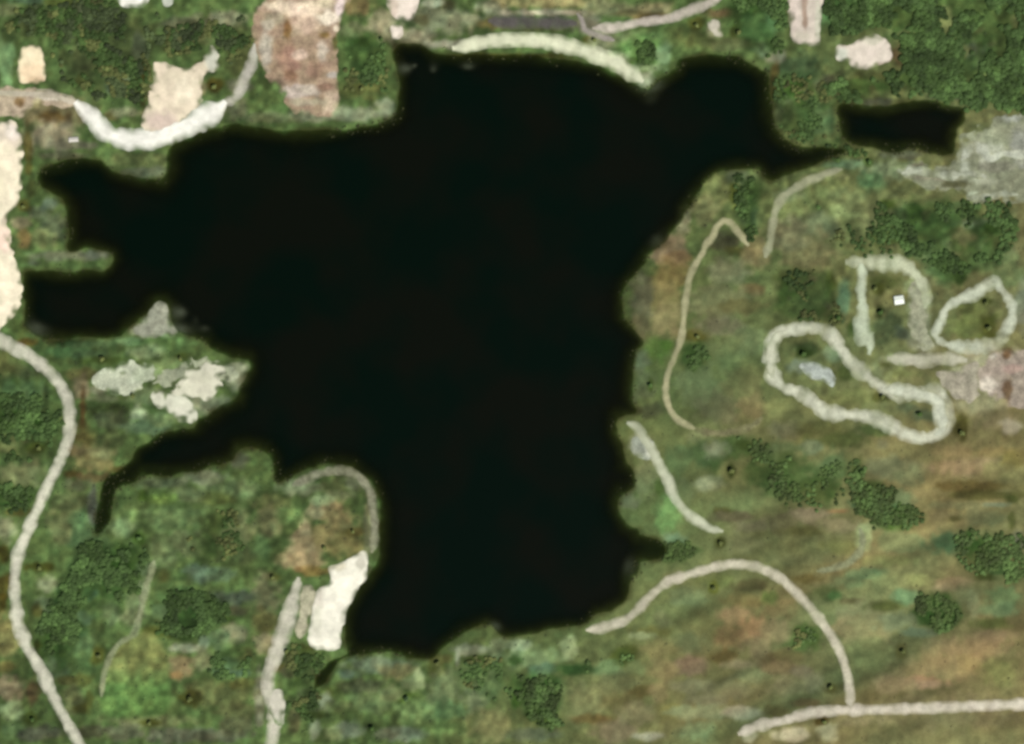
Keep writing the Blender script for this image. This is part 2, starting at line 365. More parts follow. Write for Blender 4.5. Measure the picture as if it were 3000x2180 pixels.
BLOBS = [
 # north-west
 (20,180,28,70,(112,146,104)),(30,30,40,20,(112,118,84)),(100,5,70,12,(75,105,85)),(180,8,50,14,(86,98,38)),(240,45,24,26,(125,140,120)),
 (410,140,18,40,(106,118,104)),(350,250,32,26,(102,114,100)),(245,185,40,40,(88,100,64)),(240,235,20,18,(78,80,24)),(600,75,100,28,(122,122,102)),(665,55,60,20,(132,132,112)),
 (530,130,30,20,(135,135,110)),(565,110,60,20,(105,105,75)),(630,95,16,14,(60,62,12)),(700,150,30,60,(92,102,62)),
 (170,330,100,55,(128,112,88)),(155,345,40,18,(98,72,34)),(150,400,70,40,(138,126,112)),(84,440,12,70,(82,74,28)),(60,290,80,14,(160,142,118)),(55,305,12,12,(112,90,48)),
 (215,425,70,14,(110,106,94)),(180,455,70,12,(92,90,74)),(400,470,80,26,(96,106,68)),(420,505,60,16,(92,98,84)),(630,250,24,16,(78,64,6)),(590,260,14,20,(140,128,100)),
 (705,250,28,24,(128,126,112)),(690,320,40,30,(110,112,90)),(330,340,20,16,(112,100,62)),(420,250,16,70,(74,60,18)),(365,330,40,14,(150,150,122)),
 # north shore
 (800,345,120,16,(106,114,84)),(1000,335,150,20,(128,130,112)),(1060,180,52,72,(74,102,58)),(1075,230,40,20,(82,108,80)),(1060,260,70,28,(98,98,54)),(1130,310,24,20,(146,152,132)),
 (1062,120,30,16,(56,84,22)),(1040,90,50,22,(118,122,92)),(1120,80,40,40,(165,152,132)),(1210,110,60,30,(132,122,108)),(1165,150,16,36,(66,58,40)),(1300,55,110,40,(128,128,108)),
 (1310,15,50,16,(84,86,58)),(1440,25,50,24,(132,132,116)),(1320,132,70,14,(152,146,138)),(1370,58,50,22,(146,150,126)),(1440,72,60,16,(108,96,58)),(1050,20,46,26,(126,106,74)),(1235,60,24,18,(96,88,60)),
 (1270,10,30,12,(175,182,165)),(1600,10,140,18,(158,142,104)),(1610,38,120,10,(168,152,142)),(1560,86,110,10,(82,86,58)),(1720,70,40,30,(130,122,112)),(1770,20,60,24,(132,134,104)),(1900,30,70,22,(132,122,96)),
 (1860,42,60,12,(98,88,62)),(1900,50,50,12,(112,96,64)),(1740,118,30,14,(96,88,18)),(1770,120,40,30,(132,136,112)),(1460,165,220,10,(70,66,20)),
 (1850,110,80,18,(104,116,84)),(1880,150,76,50,(88,130,72)),(1892,158,20,26,(22,74,0)),(1860,178,30,10,(52,92,8)),(1945,160,26,36,(126,158,122)),(1900,200,60,14,(120,142,108)),
 (1890,228,26,22,(146,152,136)),(1800,170,40,16,(176,190,160)),(2045,115,80,34,(88,98,56)),(2040,70,26,22,(74,76,24)),(2100,40,50,14,(108,82,62)),(2090,90,26,24,(165,160,135)),(2160,90,20,30,(66,72,16)),
 (2220,80,50,66,(82,128,84)),(2190,25,50,20,(46,76,30)),(2235,150,26,26,(116,140,116)),(2260,170,20,14,(128,128,112)),(2140,130,80,16,(92,98,66)),
 # island neck and north-east
 (2340,285,74,66,(68,106,42)),(2345,255,40,24,(66,100,32)),(2300,330,40,40,(88,92,68)),(2390,340,60,60,(72,98,66)),(2440,260,60,40,(86,82,66)),(2330,200,70,40,(66,90,62)),(2275,165,24,20,(122,122,110)),
 (2270,230,14,50,(76,58,26)),(2470,28,80,50,(76,126,82)),(2520,55,30,24,(40,94,40)),(2650,30,60,30,(106,112,68)),(2700,70,30,40,(92,108,80)),(2660,165,50,26,(92,68,52)),(2690,145,26,26,(46,40,14)),
 (2560,240,80,30,(84,84,48)),(2870,130,40,30,(84,96,64)),(2860,170,30,40,(94,106,86)),(2970,180,30,30,(104,106,92)),(2790,275,80,16,(84,92,84)),(2560,300,60,12,(76,76,66)),
 (2470,480,60,14,(100,128,100)),(2600,500,80,30,(122,136,108)),(2420,520,60,14,(148,148,108)),(2440,560,50,40,(140,146,92)),(2550,530,40,30,(74,112,76)),(2545,475,14,16,(64,90,30)),(2450,440,60,8,(22,56,6)),(2640,455,60,14,(96,98,84)),
 # east bank of the lake
 (2100,560,40,50,(118,122,78)),(2070,620,40,40,(112,112,78)),(2150,560,14,50,(92,98,28)),(2190,600,34,60,(66,92,52)),(2200,650,24,40,(56,84,60)),(2160,520,40,20,(112,122,96)),(2195,680,14,30,(44,76,28)),
 (2000,640,24,50,(124,120,100)),(1960,735,50,44,(136,116,98)),(1990,760,40,20,(140,114,84)),(1960,810,50,40,(122,106,66)),(1940,880,60,60,(128,116,78)),(1950,940,60,50,(148,134,98)),(1880,870,30,80,(98,98,80)),(1880,960,26,40,(104,98,72)),
 (2125,715,44,28,(72,70,54)),(2160,735,40,14,(84,84,40)),(2210,740,40,60,(138,122,90)),(2200,845,40,18,(124,100,70)),(2140,800,60,40,(124,124,98)),(2110,880,90,50,(114,114,84)),(2170,900,60,20,(104,100,64)),(2040,985,40,20,(92,88,30)),
 (2110,960,60,30,(116,112,92)),(1925,1030,36,40,(84,118,54)),(1950,1010,20,16,(74,116,44)),(1880,1060,30,30,(96,112,92)),(2035,1035,40,34,(48,82,34)),(2030,1060,30,30,(56,88,42)),(2120,1030,60,50,(102,116,78)),(2210,1000,50,40,(112,124,88)),
 (1890,1130,32,60,(94,102,74)),(1905,1125,10,22,(66,86,28)),(2050,1130,70,60,(106,120,86)),(2110,1200,60,50,(114,114,86)),(2200,1195,40,60,(136,122,88)),(2170,1120,60,40,(110,110,74)),(1910,1200,50,26,(84,92,66)),
 # middle of the east side: loops and scrub
 (2360,600,100,60,(118,128,82)),(2310,570,40,20,(128,142,106)),(2390,660,70,40,(104,112,88)),(2300,690,60,40,(124,118,94)),(2370,740,70,50,(128,118,86)),(2330,705,40,24,(128,126,98)),(2560,640,60,50,(120,124,86)),(2600,600,30,16,(62,86,12)),
 (2480,600,50,50,(126,134,92)),(2660,640,54,44,(58,86,50)),(2680,625,20,30,(26,64,14)),(2740,670,60,40,(72,108,64)),(2850,655,60,18,(98,122,98)),(2810,620,60,30,(86,116,72)),(2880,680,50,22,(46,80,34)),(2910,665,26,18,(36,64,8)),(2600,695,60,26,(76,92,44)),
 (2720,730,70,28,(98,126,84)),(2860,720,40,22,(52,82,44)),(2900,760,70,30,(102,126,84)),(2780,790,60,40,(72,108,66)),(2810,812,20,24,(34,62,8)),(2960,680,26,60,(112,116,84)),(2950,800,40,40,(106,124,84)),
 (2320,820,50,30,(82,90,48)),(2310,855,32,36,(48,76,32)),(2380,870,50,60,(84,82,62)),(2370,900,60,30,(76,78,62)),(2450,930,24,20,(24,52,10)),(2400,920,40,14,(72,68,46)),(2470,880,16,50,(82,122,98)),(2430,830,16,30,(74,78,20)),(2500,960,20,30,(70,98,40)),
 (2590,830,46,22,(76,86,42)),(2570,850,20,16,(66,72,22)),(2600,960,40,50,(72,82,56)),(2575,915,10,22,(44,60,22)),(2690,850,40,40,(138,150,112)),(2690,910,30,40,(146,148,122)),(2690,970,34,40,(124,122,106)),(2640,975,30,20,(84,92,78)),
 (2860,930,60,60,(98,106,60)),(2885,885,20,12,(72,78,24)),(2890,955,26,40,(76,80,26)),(2820,960,50,30,(104,112,64)),(2990,900,20,60,(122,124,112)),(2700,1010,40,20,(140,132,114)),
 (2640,1052,70,14,(158,160,134)),(2590,1070,20,10,(92,96,50)),(2620,1095,60,12,(120,122,76)),(2560,1090,40,24,(132,136,102)),(2900,1050,90,36,(160,150,132)),(2945,1030,16,14,(100,68,28)),(2950,1145,18,40,(108,80,52)),(2880,1180,80,30,(150,146,120)),
 (2920,1230,60,30,(130,120,92)),(2815,1255,18,40,(72,72,22)),(2960,1250,30,20,(158,152,138)),(2820,1110,60,30,(160,154,134)),(2440,1035,26,20,(132,146,118)),
 (2360,1020,34,24,(62,80,44)),(2350,1035,22,16,(44,64,12)),(2340,1075,40,20,(124,130,116)),(2470,1095,26,18,(70,82,38)),(2500,1165,80,22,(112,116,72)),(2580,1160,30,20,(78,78,32)),(2710,1215,46,20,(72,90,68)),(2660,1195,30,12,(96,104,78)),
 (2280,1190,40,30,(136,138,90)),(2300,1260,50,30,(118,118,92)),(2400,1260,90,30,(92,94,54)),(2440,1290,100,22,(82,94,50)),(2560,1260,60,16,(78,100,54)),
 # south-east heath
 (2050,1280,40,24,(122,128,92)),(2170,1260,70,20,(122,124,86)),(2060,1330,60,40,(78,108,68)),(2160,1310,60,34,(72,100,52)),(2185,1305,26,16,(62,82,32)),(2092,1318,34,26,(122,126,108)),(2070,1415,46,22,(144,150,124)),(2140,1378,16,20,(42,62,6)),(2220,1380,50,40,(72,100,52)),
 (1880,1300,34,34,(146,154,136)),(1890,1400,36,60,(130,134,98)),(1850,1470,30,22,(118,120,96)),(1960,1500,40,60,(110,148,90)),(1975,1580,34,20,(118,142,116)),(1990,1350,40,40,(88,112,74)),(2010,1440,30,40,(106,118,82)),(1930,1430,14,22,(86,110,52)),
 (2130,1470,70,40,(112,120,80)),(2120,1500,30,14,(90,82,40)),(2140,1515,70,16,(104,90,72)),(2200,1540,60,20,(112,108,86)),(2170,1590,60,30,(122,122,88)),(2110,1590,22,18,(60,64,10)),(1990,1610,60,12,(56,84,34)),
 (2380,1310,34,22,(106,124,98)),(2280,1330,60,40,(82,108,72)),(2300,1390,90,50,(72,98,52)),(2440,1370,40,50,(92,116,78)),(2400,1440,60,40,(78,96,48)),(2512,1385,20,40,(52,74,30)),(2540,1430,60,24,(52,82,34)),(2560,1445,30,14,(36,68,14)),(2600,1370,70,30,(112,120,92)),
 (2660,1400,50,30,(104,116,84)),(2540,1475,60,16,(68,108,72)),(2640,1470,40,40,(92,116,84)),(2580,1305,20,16,(116,118,90)),(2780,1320,60,22,(128,116,84)),(2860,1365,110,28,(136,122,96)),(2930,1380,60,30,(136,136,92)),(2920,1325,70,16,(122,112,74)),(2960,1345,30,24,(132,122,70)),
 (2840,1425,140,16,(98,88,48)),(2900,1450,120,14,(84,86,44)),(2960,1462,26,14,(60,72,30)),(2800,1480,80,12,(112,116,84)),(2920,1478,40,8,(108,124,104)),
 (2370,1505,70,20,(138,122,104)),(2450,1495,30,8,(132,100,70)),(2450,1535,60,24,(136,124,98)),(2290,1530,40,30,(104,98,72)),(2350,1555,60,14,(92,90,52)),(2330,1600,80,20,(108,108,72)),(2450,1600,50,20,(112,112,68)),
 (2600,1510,50,40,(68,106,66)),(2648,1500,30,18,(36,72,4)),(2620,1540,40,14,(60,94,34)),(2760,1510,50,20,(104,100,72)),(2790,1520,26,12,(78,80,44)),(2880,1515,60,26,(110,116,84)),(2960,1520,12,24,(84,90,44)),(2530,1570,22,40,(144,156,116)),(2640,1590,80,30,(112,126,88)),
 (2770,1585,60,30,(68,108,76)),(2840,1585,16,34,(38,84,30)),(2890,1595,40,26,(34,78,22)),(2930,1620,50,24,(68,100,66)),(2980,1600,16,40,(90,104,94)),
 # south-east, below the road
 (2010,1750,50,30,(112,124,90)),(1990,1690,40,20,(122,118,82)),(2100,1700,60,20,(104,112,66)),(2090,1720,14,20,(92,96,28)),(2190,1715,50,20,(96,88,58)),(2180,1760,60,24,(128,116,76)),(2245,1755,16,22,(98,122,60)),
 (2160,1800,60,26,(150,126,96)),(2210,1840,50,40,(154,120,92)),(2130,1860,40,30,(128,106,76)),(2040,1830,60,40,(108,108,70)),(1910,1850,60,20,(112,108,60)),(1880,1862,40,12,(150,154,118)),(1940,1810,30,30,(120,120,86)),(2020,1880,50,40,(102,112,80)),(2020,1950,50,26,(134,116,100)),
 (2120,1925,40,20,(106,92,54)),(2165,1945,46,16,(152,142,114)),(2220,1900,40,40,(136,124,96)),(1930,1900,50,30,(132,124,84)),(1830,1920,40,30,(84,90,30)),(1780,1960,40,22,(106,138,98)),(1740,1900,40,30,(104,112,72)),(1860,1955,30,24,(112,128,86)),(1940,1960,40,30,(132,124,88)),
 (1555,1925,80,30,(124,146,106)),(1668,1890,22,36,(156,168,128)),(1520,1890,40,14,(146,160,132)),(1510,1935,20,14,(52,90,34)),(1590,1960,40,20,(92,126,104)),(1680,1960,60,18,(38,86,38)),(1580,2030,70,60,(66,110,58)),(1600,2020,30,30,(54,100,42)),(1515,2045,20,24,(48,88,24)),(1565,2092,24,14,(40,78,4)),
 (1600,2110,40,18,(62,96,34)),(1560,2150,80,20,(96,108,88)),(1720,2050,70,60,(126,130,92)),(1810,2000,60,30,(102,108,76)),(1830,2060,60,30,(106,102,66)),(1885,2025,36,18,(96,88,50)),(1930,2030,26,40,(134,124,90)),(1750,2105,60,16,(118,98,58)),(1800,2140,70,36,(138,124,102)),(1870,2090,60,30,(132,128,98)),
 (1960,2080,40,30,(122,120,72)),(1890,2156,40,12,(156,156,144)),(2030,2010,60,20,(128,130,102)),(2060,2050,60,20,(112,114,90)),(2050,2085,90,22,(130,146,112)),(2040,2140,50,30,(116,134,98)),(2180,2085,50,18,(165,158,140)),(2190,2155,20,16,(168,166,146)),(2150,2020,60,30,(110,112,84)),(2200,1980,50,26,(118,124,90)),(2120,2150,30,20,(104,102,66)),
 (2360,1865,40,34,(66,90,30)),(2330,1890,50,26,(88,108,60)),(2300,1930,60,30,(110,92,62)),(2290,1955,60,20,(122,100,76)),(2350,1965,30,20,(128,112,94)),(2270,1850,40,40,(148,128,98)),(2280,1780,50,30,(124,108,76)),(2260,1750,20,20,(92,112,60)),(2430,2010,36,18,(84,74,36)),(2390,2000,30,30,(132,122,98)),(2300,2010,50,30,(128,118,90)),(2360,2055,40,14,(104,82,58)),
 (2270,2080,40,16,(98,88,56)),(2360,1695,60,14,(98,90,50)),(2420,1735,50,24,(82,92,54)),(2450,1742,22,16,(68,104,58)),(2480,1700,60,20,(112,124,88)),(2490,1760,40,10,(100,84,58)),(2350,1640,100,14,(112,112,78)),(2540,1800,80,40,(138,126,96)),(2480,1840,40,30,(156,124,96)),(2550,1850,80,40,(146,130,96)),(2540,1920,60,50,(126,124,84)),
 (2530,1680,60,16,(104,128,92)),(2600,1640,80,16,(124,128,82)),(2640,1700,80,22,(144,140,96)),(2690,1700,40,20,(148,148,96)),(2790,1710,60,20,(148,128,100)),(2750,1720,24,10,(160,140,112)),(2650,1748,40,22,(112,146,108)),(2590,1775,50,20,(86,90,42)),(2740,1785,60,46,(52,84,28)),(2700,1800,40,26,(44,74,20)),(2770,1820,40,24,(48,78,28)),
 (2620,1820,60,30,(122,122,96)),(2680,1850,60,14,(112,122,100)),(2640,1910,18,28,(104,92,50)),(2840,1740,40,30,(120,116,84)),(2850,1770,16,40,(132,132,100)),(2930,1750,50,34,(98,128,88)),(2920,1785,50,20,(102,130,94)),(2920,1665,60,26,(44,84,42)),(2880,1690,30,14,(68,74,28)),(2900,1825,60,16,(86,100,52)),(2900,1865,80,18,(136,122,96)),
 (2760,1890,60,20,(118,106,80)),(2860,1900,100,40,(140,122,92)),(2750,1950,120,40,(142,128,94)),(2840,1940,40,30,(146,130,90)),(2920,1960,50,40,(120,126,78)),(2690,1995,70,16,(160,124,102)),(2720,2005,40,12,(168,140,120)),(2620,2000,60,30,(138,126,98)),(2780,2080,200,50,(130,124,92)),(2520,2100,60,24,(136,128,98)),(2390,2130,50,20,(126,120,86)),(2420,2145,26,26,(160,164,138)),
 (2540,2040,30,20,(104,98,66)),(2310,2150,50,20,(168,160,142)),(2400,2110,22,12,(72,60,6)),
 # south shore
 (1120,1950,100,24,(106,122,104)),(1170,1965,50,22,(128,124,88)),(1040,2010,50,20,(64,72,50)),(1020,1975,30,14,(84,108,96)),(920,1990,36,30,(96,90,66)),(900,2050,40,50,(88,88,70)),(960,2030,30,30,(78,94,44)),(955,2055,20,24,(126,136,122)),(1080,2010,50,20,(92,104,76)),(1090,2060,60,30,(96,118,80)),
 (1000,2070,50,20,(90,104,66)),(1020,2095,40,16,(78,98,54)),(1195,2045,44,16,(70,96,20)),(1150,2030,30,24,(116,130,92)),(1225,1988,18,24,(152,166,128)),(1210,2000,30,20,(128,142,104)),(1280,1960,26,26,(86,94,38)),(1250,2080,80,40,(104,132,84)),(1380,1905,46,16,(126,134,118)),(1340,1925,8,26,(142,148,132)),(1310,2020,50,60,(112,124,90)),
 (1400,1990,60,40,(86,108,66)),(1390,2050,40,40,(116,126,98)),(1450,1940,20,50,(112,126,96)),(1470,1885,26,16,(118,132,100)),(1440,2010,40,40,(94,116,76)),(1400,1930,30,12,(70,86,30)),(1320,2080,50,30,(86,124,82)),(1430,2120,60,50,(128,128,88)),(1300,2130,60,24,(98,130,76)),(1090,2130,24,20,(62,82,44)),(1020,2140,40,24,(112,124,110)),
 (920,2140,20,26,(142,152,132)),(920,2095,40,10,(56,66,24)),(975,2150,30,20,(124,134,94)),(1180,2150,60,20,(108,120,106)),(1300,1930,30,14,(92,92,52)),(860,2100,20,60,(92,90,62)),(1130,2150,30,14,(92,96,78)),
 # south-west peninsula
 (960,1500,50,34,(142,122,94)),(990,1530,50,40,(136,124,88)),(900,1590,50,44,(150,130,106)),(880,1640,60,24,(154,130,104)),(1000,1590,60,40,(126,116,76)),(940,1560,50,30,(128,116,80)),(920,1500,24,24,(158,152,122)),(895,1550,20,40,(160,146,118)),(1020,1420,60,30,(84,92,58)),(1000,1450,50,14,(112,118,86)),(1040,1410,30,30,(100,102,82)),
 (870,1430,50,22,(126,136,110)),(940,1465,30,16,(128,146,112)),(850,1505,40,34,(104,134,80)),(800,1470,50,20,(106,112,70)),(790,1530,40,50,(106,106,76)),(1080,1540,12,110,(114,114,88)),(1030,1560,30,14,(98,86,44)),(900,1665,30,10,(140,112,72)),(930,1675,36,12,(120,98,54)),(800,1690,26,14,(76,80,28)),(765,1600,30,30,(82,112,70)),
 (780,1745,40,60,(106,106,82)),(770,1830,40,50,(100,96,58)),(780,1880,30,30,(132,122,98)),(900,1905,26,20,(66,62,20)),(880,1925,70,18,(84,82,54)),(820,1955,24,14,(110,96,48)),(880,1965,60,22,(88,86,66)),(760,2050,14,80,(138,128,116)),
 (350,1375,40,12,(78,66,28)),(480,1415,80,16,(84,96,74)),(600,1400,60,20,(118,124,104)),(700,1345,30,26,(84,90,76)),(560,1450,60,24,(104,118,84)),(480,1460,46,18,(96,126,58)),(420,1455,14,16,(60,88,24)),(690,1430,60,30,(98,116,80)),(640,1460,50,20,(84,98,50)),(370,1510,40,24,(110,136,82)),(365,1545,36,24,(122,148,106)),
 (410,1575,22,24,(64,98,30)),(520,1520,100,40,(92,116,76)),(640,1540,50,40,(68,82,40)),(560,1590,60,40,(104,118,84)),(640,1600,40,40,(66,72,42)),(700,1560,40,60,(112,116,82)),(355,1620,40,26,(38,78,10)),(480,1620,40,40,(104,120,82)),(240,1540,50,60,(80,112,76)),(270,1600,50,30,(78,104,70)),(170,1540,40,50,(102,106,72)),(270,1480,14,60,(82,84,82)),(210,1470,40,40,(88,94,62)),
 (300,1620,60,30,(68,98,56)),(700,1620,60,30,(82,98,62)),
 # west bank
 (60,1090,60,20,(90,102,68)),(20,1060,40,40,(98,102,60)),(60,1160,66,46,(82,114,76)),(70,1225,70,20,(46,86,12)),(100,1255,60,26,(52,86,50)),(120,1240,30,14,(30,62,8)),(40,1310,50,30,(106,110,72)),(110,1310,30,16,(66,78,18)),(70,1390,70,36,(116,122,88)),(40,1450,70,22,(36,74,14)),(20,1475,40,10,(40,92,36)),(50,1500,40,14,(90,80,36)),(20,1550,34,36,(138,142,116)),(12,1625,16,30,(72,64,8)),
 (200,1010,60,18,(64,70,36)),(80,1005,26,12,(100,78,28)),(200,1005,40,10,(6,52,0)),(210,1030,80,20,(62,100,62)),(270,1040,60,20,(66,92,62)),(400,1000,60,14,(104,140,100)),(300,1055,60,14,(60,78,28)),(460,1010,60,26,(86,124,70)),(430,1030,50,20,(120,138,104)),(540,1000,50,14,(92,126,76)),(530,1050,20,20,(76,86,28)),(500,1080,60,30,(112,132,88)),
 (270,1010,80,12,(74,100,66)),(240,1100,50,18,(98,94,58)),(240,1140,26,30,(134,118,98)),(290,1140,24,16,(148,146,126)),(310,1165,40,14,(104,108,84)),(400,1160,50,14,(80,90,38)),(430,1160,60,24,(110,126,92)),(310,1200,70,20,(58,70,36)),(330,1230,60,24,(74,82,60)),(245,1210,10,60,(84,58,30)),(250,1280,30,40,(92,84,46)),(275,1345,60,40,(130,118,80)),(300,1325,40,20,(124,122,88)),(330,1290,40,30,(74,84,52)),
 (225,1320,20,20,(112,98,72)),(210,1390,30,12,(84,68,28)),(270,1400,60,14,(108,92,62)),(220,1420,50,20,(96,100,76)),(405,1212,22,20,(138,150,126)),(430,1250,70,22,(84,108,84)),(480,1230,40,20,(96,116,80)),(590,1180,50,30,(126,128,110)),(640,1180,40,20,(98,112,94)),(690,1110,36,30,(132,132,116)),(680,1080,40,16,(150,150,134)),(460,940,34,26,(150,152,130)),(410,970,40,20,(136,138,112)),
 (110,620,30,20,(80,92,72)),(140,600,24,20,(92,108,96)),(150,660,40,40,(98,106,84)),(120,700,36,30,(112,118,78)),(75,700,20,30,(140,112,72)),(60,650,30,20,(132,118,98)),(70,600,24,22,(84,78,28)),(180,750,110,14,(104,106,90)),(280,748,40,12,(104,108,98)),(100,770,26,14,(84,92,78)),(90,560,16,30,(70,78,40)),(60,960,16,26,(82,98,50)),
 # far south-west
 (25,1710,30,40,(92,76,22)),(10,1760,16,30,(80,64,6)),(20,1860,40,60,(128,120,78)),(20,1950,40,20,(118,108,62)),(30,2010,46,36,(136,116,98)),(40,2085,36,26,(136,156,118)),(40,2130,40,24,(88,112,74)),(100,2020,20,40,(84,66,48)),(90,2100,24,20,(62,78,26)),(140,2145,60,20,(88,90,78)),(100,2150,40,16,(74,80,68)),
 (140,1710,30,26,(128,134,110)),(120,1662,50,16,(60,60,4)),(130,1770,30,26,(92,108,82)),(110,1790,16,24,(84,82,34)),(280,1690,90,50,(52,90,50)),(270,1690,50,12,(42,76,20)),(350,1650,60,26,(42,78,22)),(360,1695,24,20,(86,118,90)),(200,1750,40,40,(34,76,34)),(260,1740,24,20,(62,104,80)),(220,1810,50,24,(92,124,96)),(200,1850,30,30,(86,120,86)),(160,1850,30,22,(56,74,34)),(162,1848,12,12,(26,58,2)),
 (150,1900,50,36,(50,68,32)),(115,1885,12,16,(46,48,0)),(240,1850,30,16,(70,110,66)),(250,1900,40,40,(86,118,80)),(170,1960,40,30,(82,106,80)),(260,1940,50,40,(82,112,66)),(250,1990,40,20,(84,86,40)),(200,1990,40,14,(78,78,40)),(220,2050,30,40,(100,106,72)),(265,2050,12,30,(76,82,36)),(240,2075,20,14,(76,76,28)),(290,1915,22,30,(84,84,24)),
 (330,1800,30,30,(100,116,82)),(420,1700,20,60,(118,132,102)),(400,1770,30,40,(112,128,92)),(380,1810,30,26,(118,126,92)),(480,1690,24,20,(92,96,50)),(540,1680,16,18,(62,88,48)),(590,1680,40,26,(98,120,104)),(650,1680,40,20,(86,112,86)),(520,1760,70,36,(72,110,66)),(560,1760,50,26,(58,98,44)),(480,1790,30,24,(92,120,84)),(560,1830,40,40,(36,84,46)),(540,1855,50,18,(38,62,14)),
 (580,1800,50,30,(46,86,50)),(650,1800,50,20,(50,80,20)),(460,1850,40,22,(76,80,28)),(680,1750,70,22,(74,84,76)),(690,1790,50,14,(86,86,66)),(690,1850,40,26,(128,126,104)),(640,1870,30,30,(92,120,86)),(550,1897,50,12,(148,154,136)),(600,1880,14,20,(122,140,120)),(650,1945,60,24,(72,106,74)),(720,1920,24,20,(84,82,50)),(680,1970,50,14,(82,112,92)),
 (530,1950,36,34,(140,116,90)),(520,1975,20,12,(140,106,72)),(600,1930,26,30,(118,118,88)),(640,2030,90,40,(108,114,72)),(700,2000,50,16,(104,104,54)),(560,2045,36,22,(72,72,20)),(450,2110,120,16,(110,118,80)),(440,2115,26,10,(76,82,20)),(560,2150,140,20,(104,106,92)),(360,2145,60,24,(108,112,92)),(270,2140,40,20,(74,74,56)),(700,2120,50,30,(92,94,70)),(590,2155,24,16,(76,76,60)),(700,2080,60,20,(104,108,70)),
]
MEADOW = [(300,2075),(300,1990),(325,1925),(370,1875),(430,1852),(478,1885),(497,1960),(495,2075),(440,2095),(350,2100)]

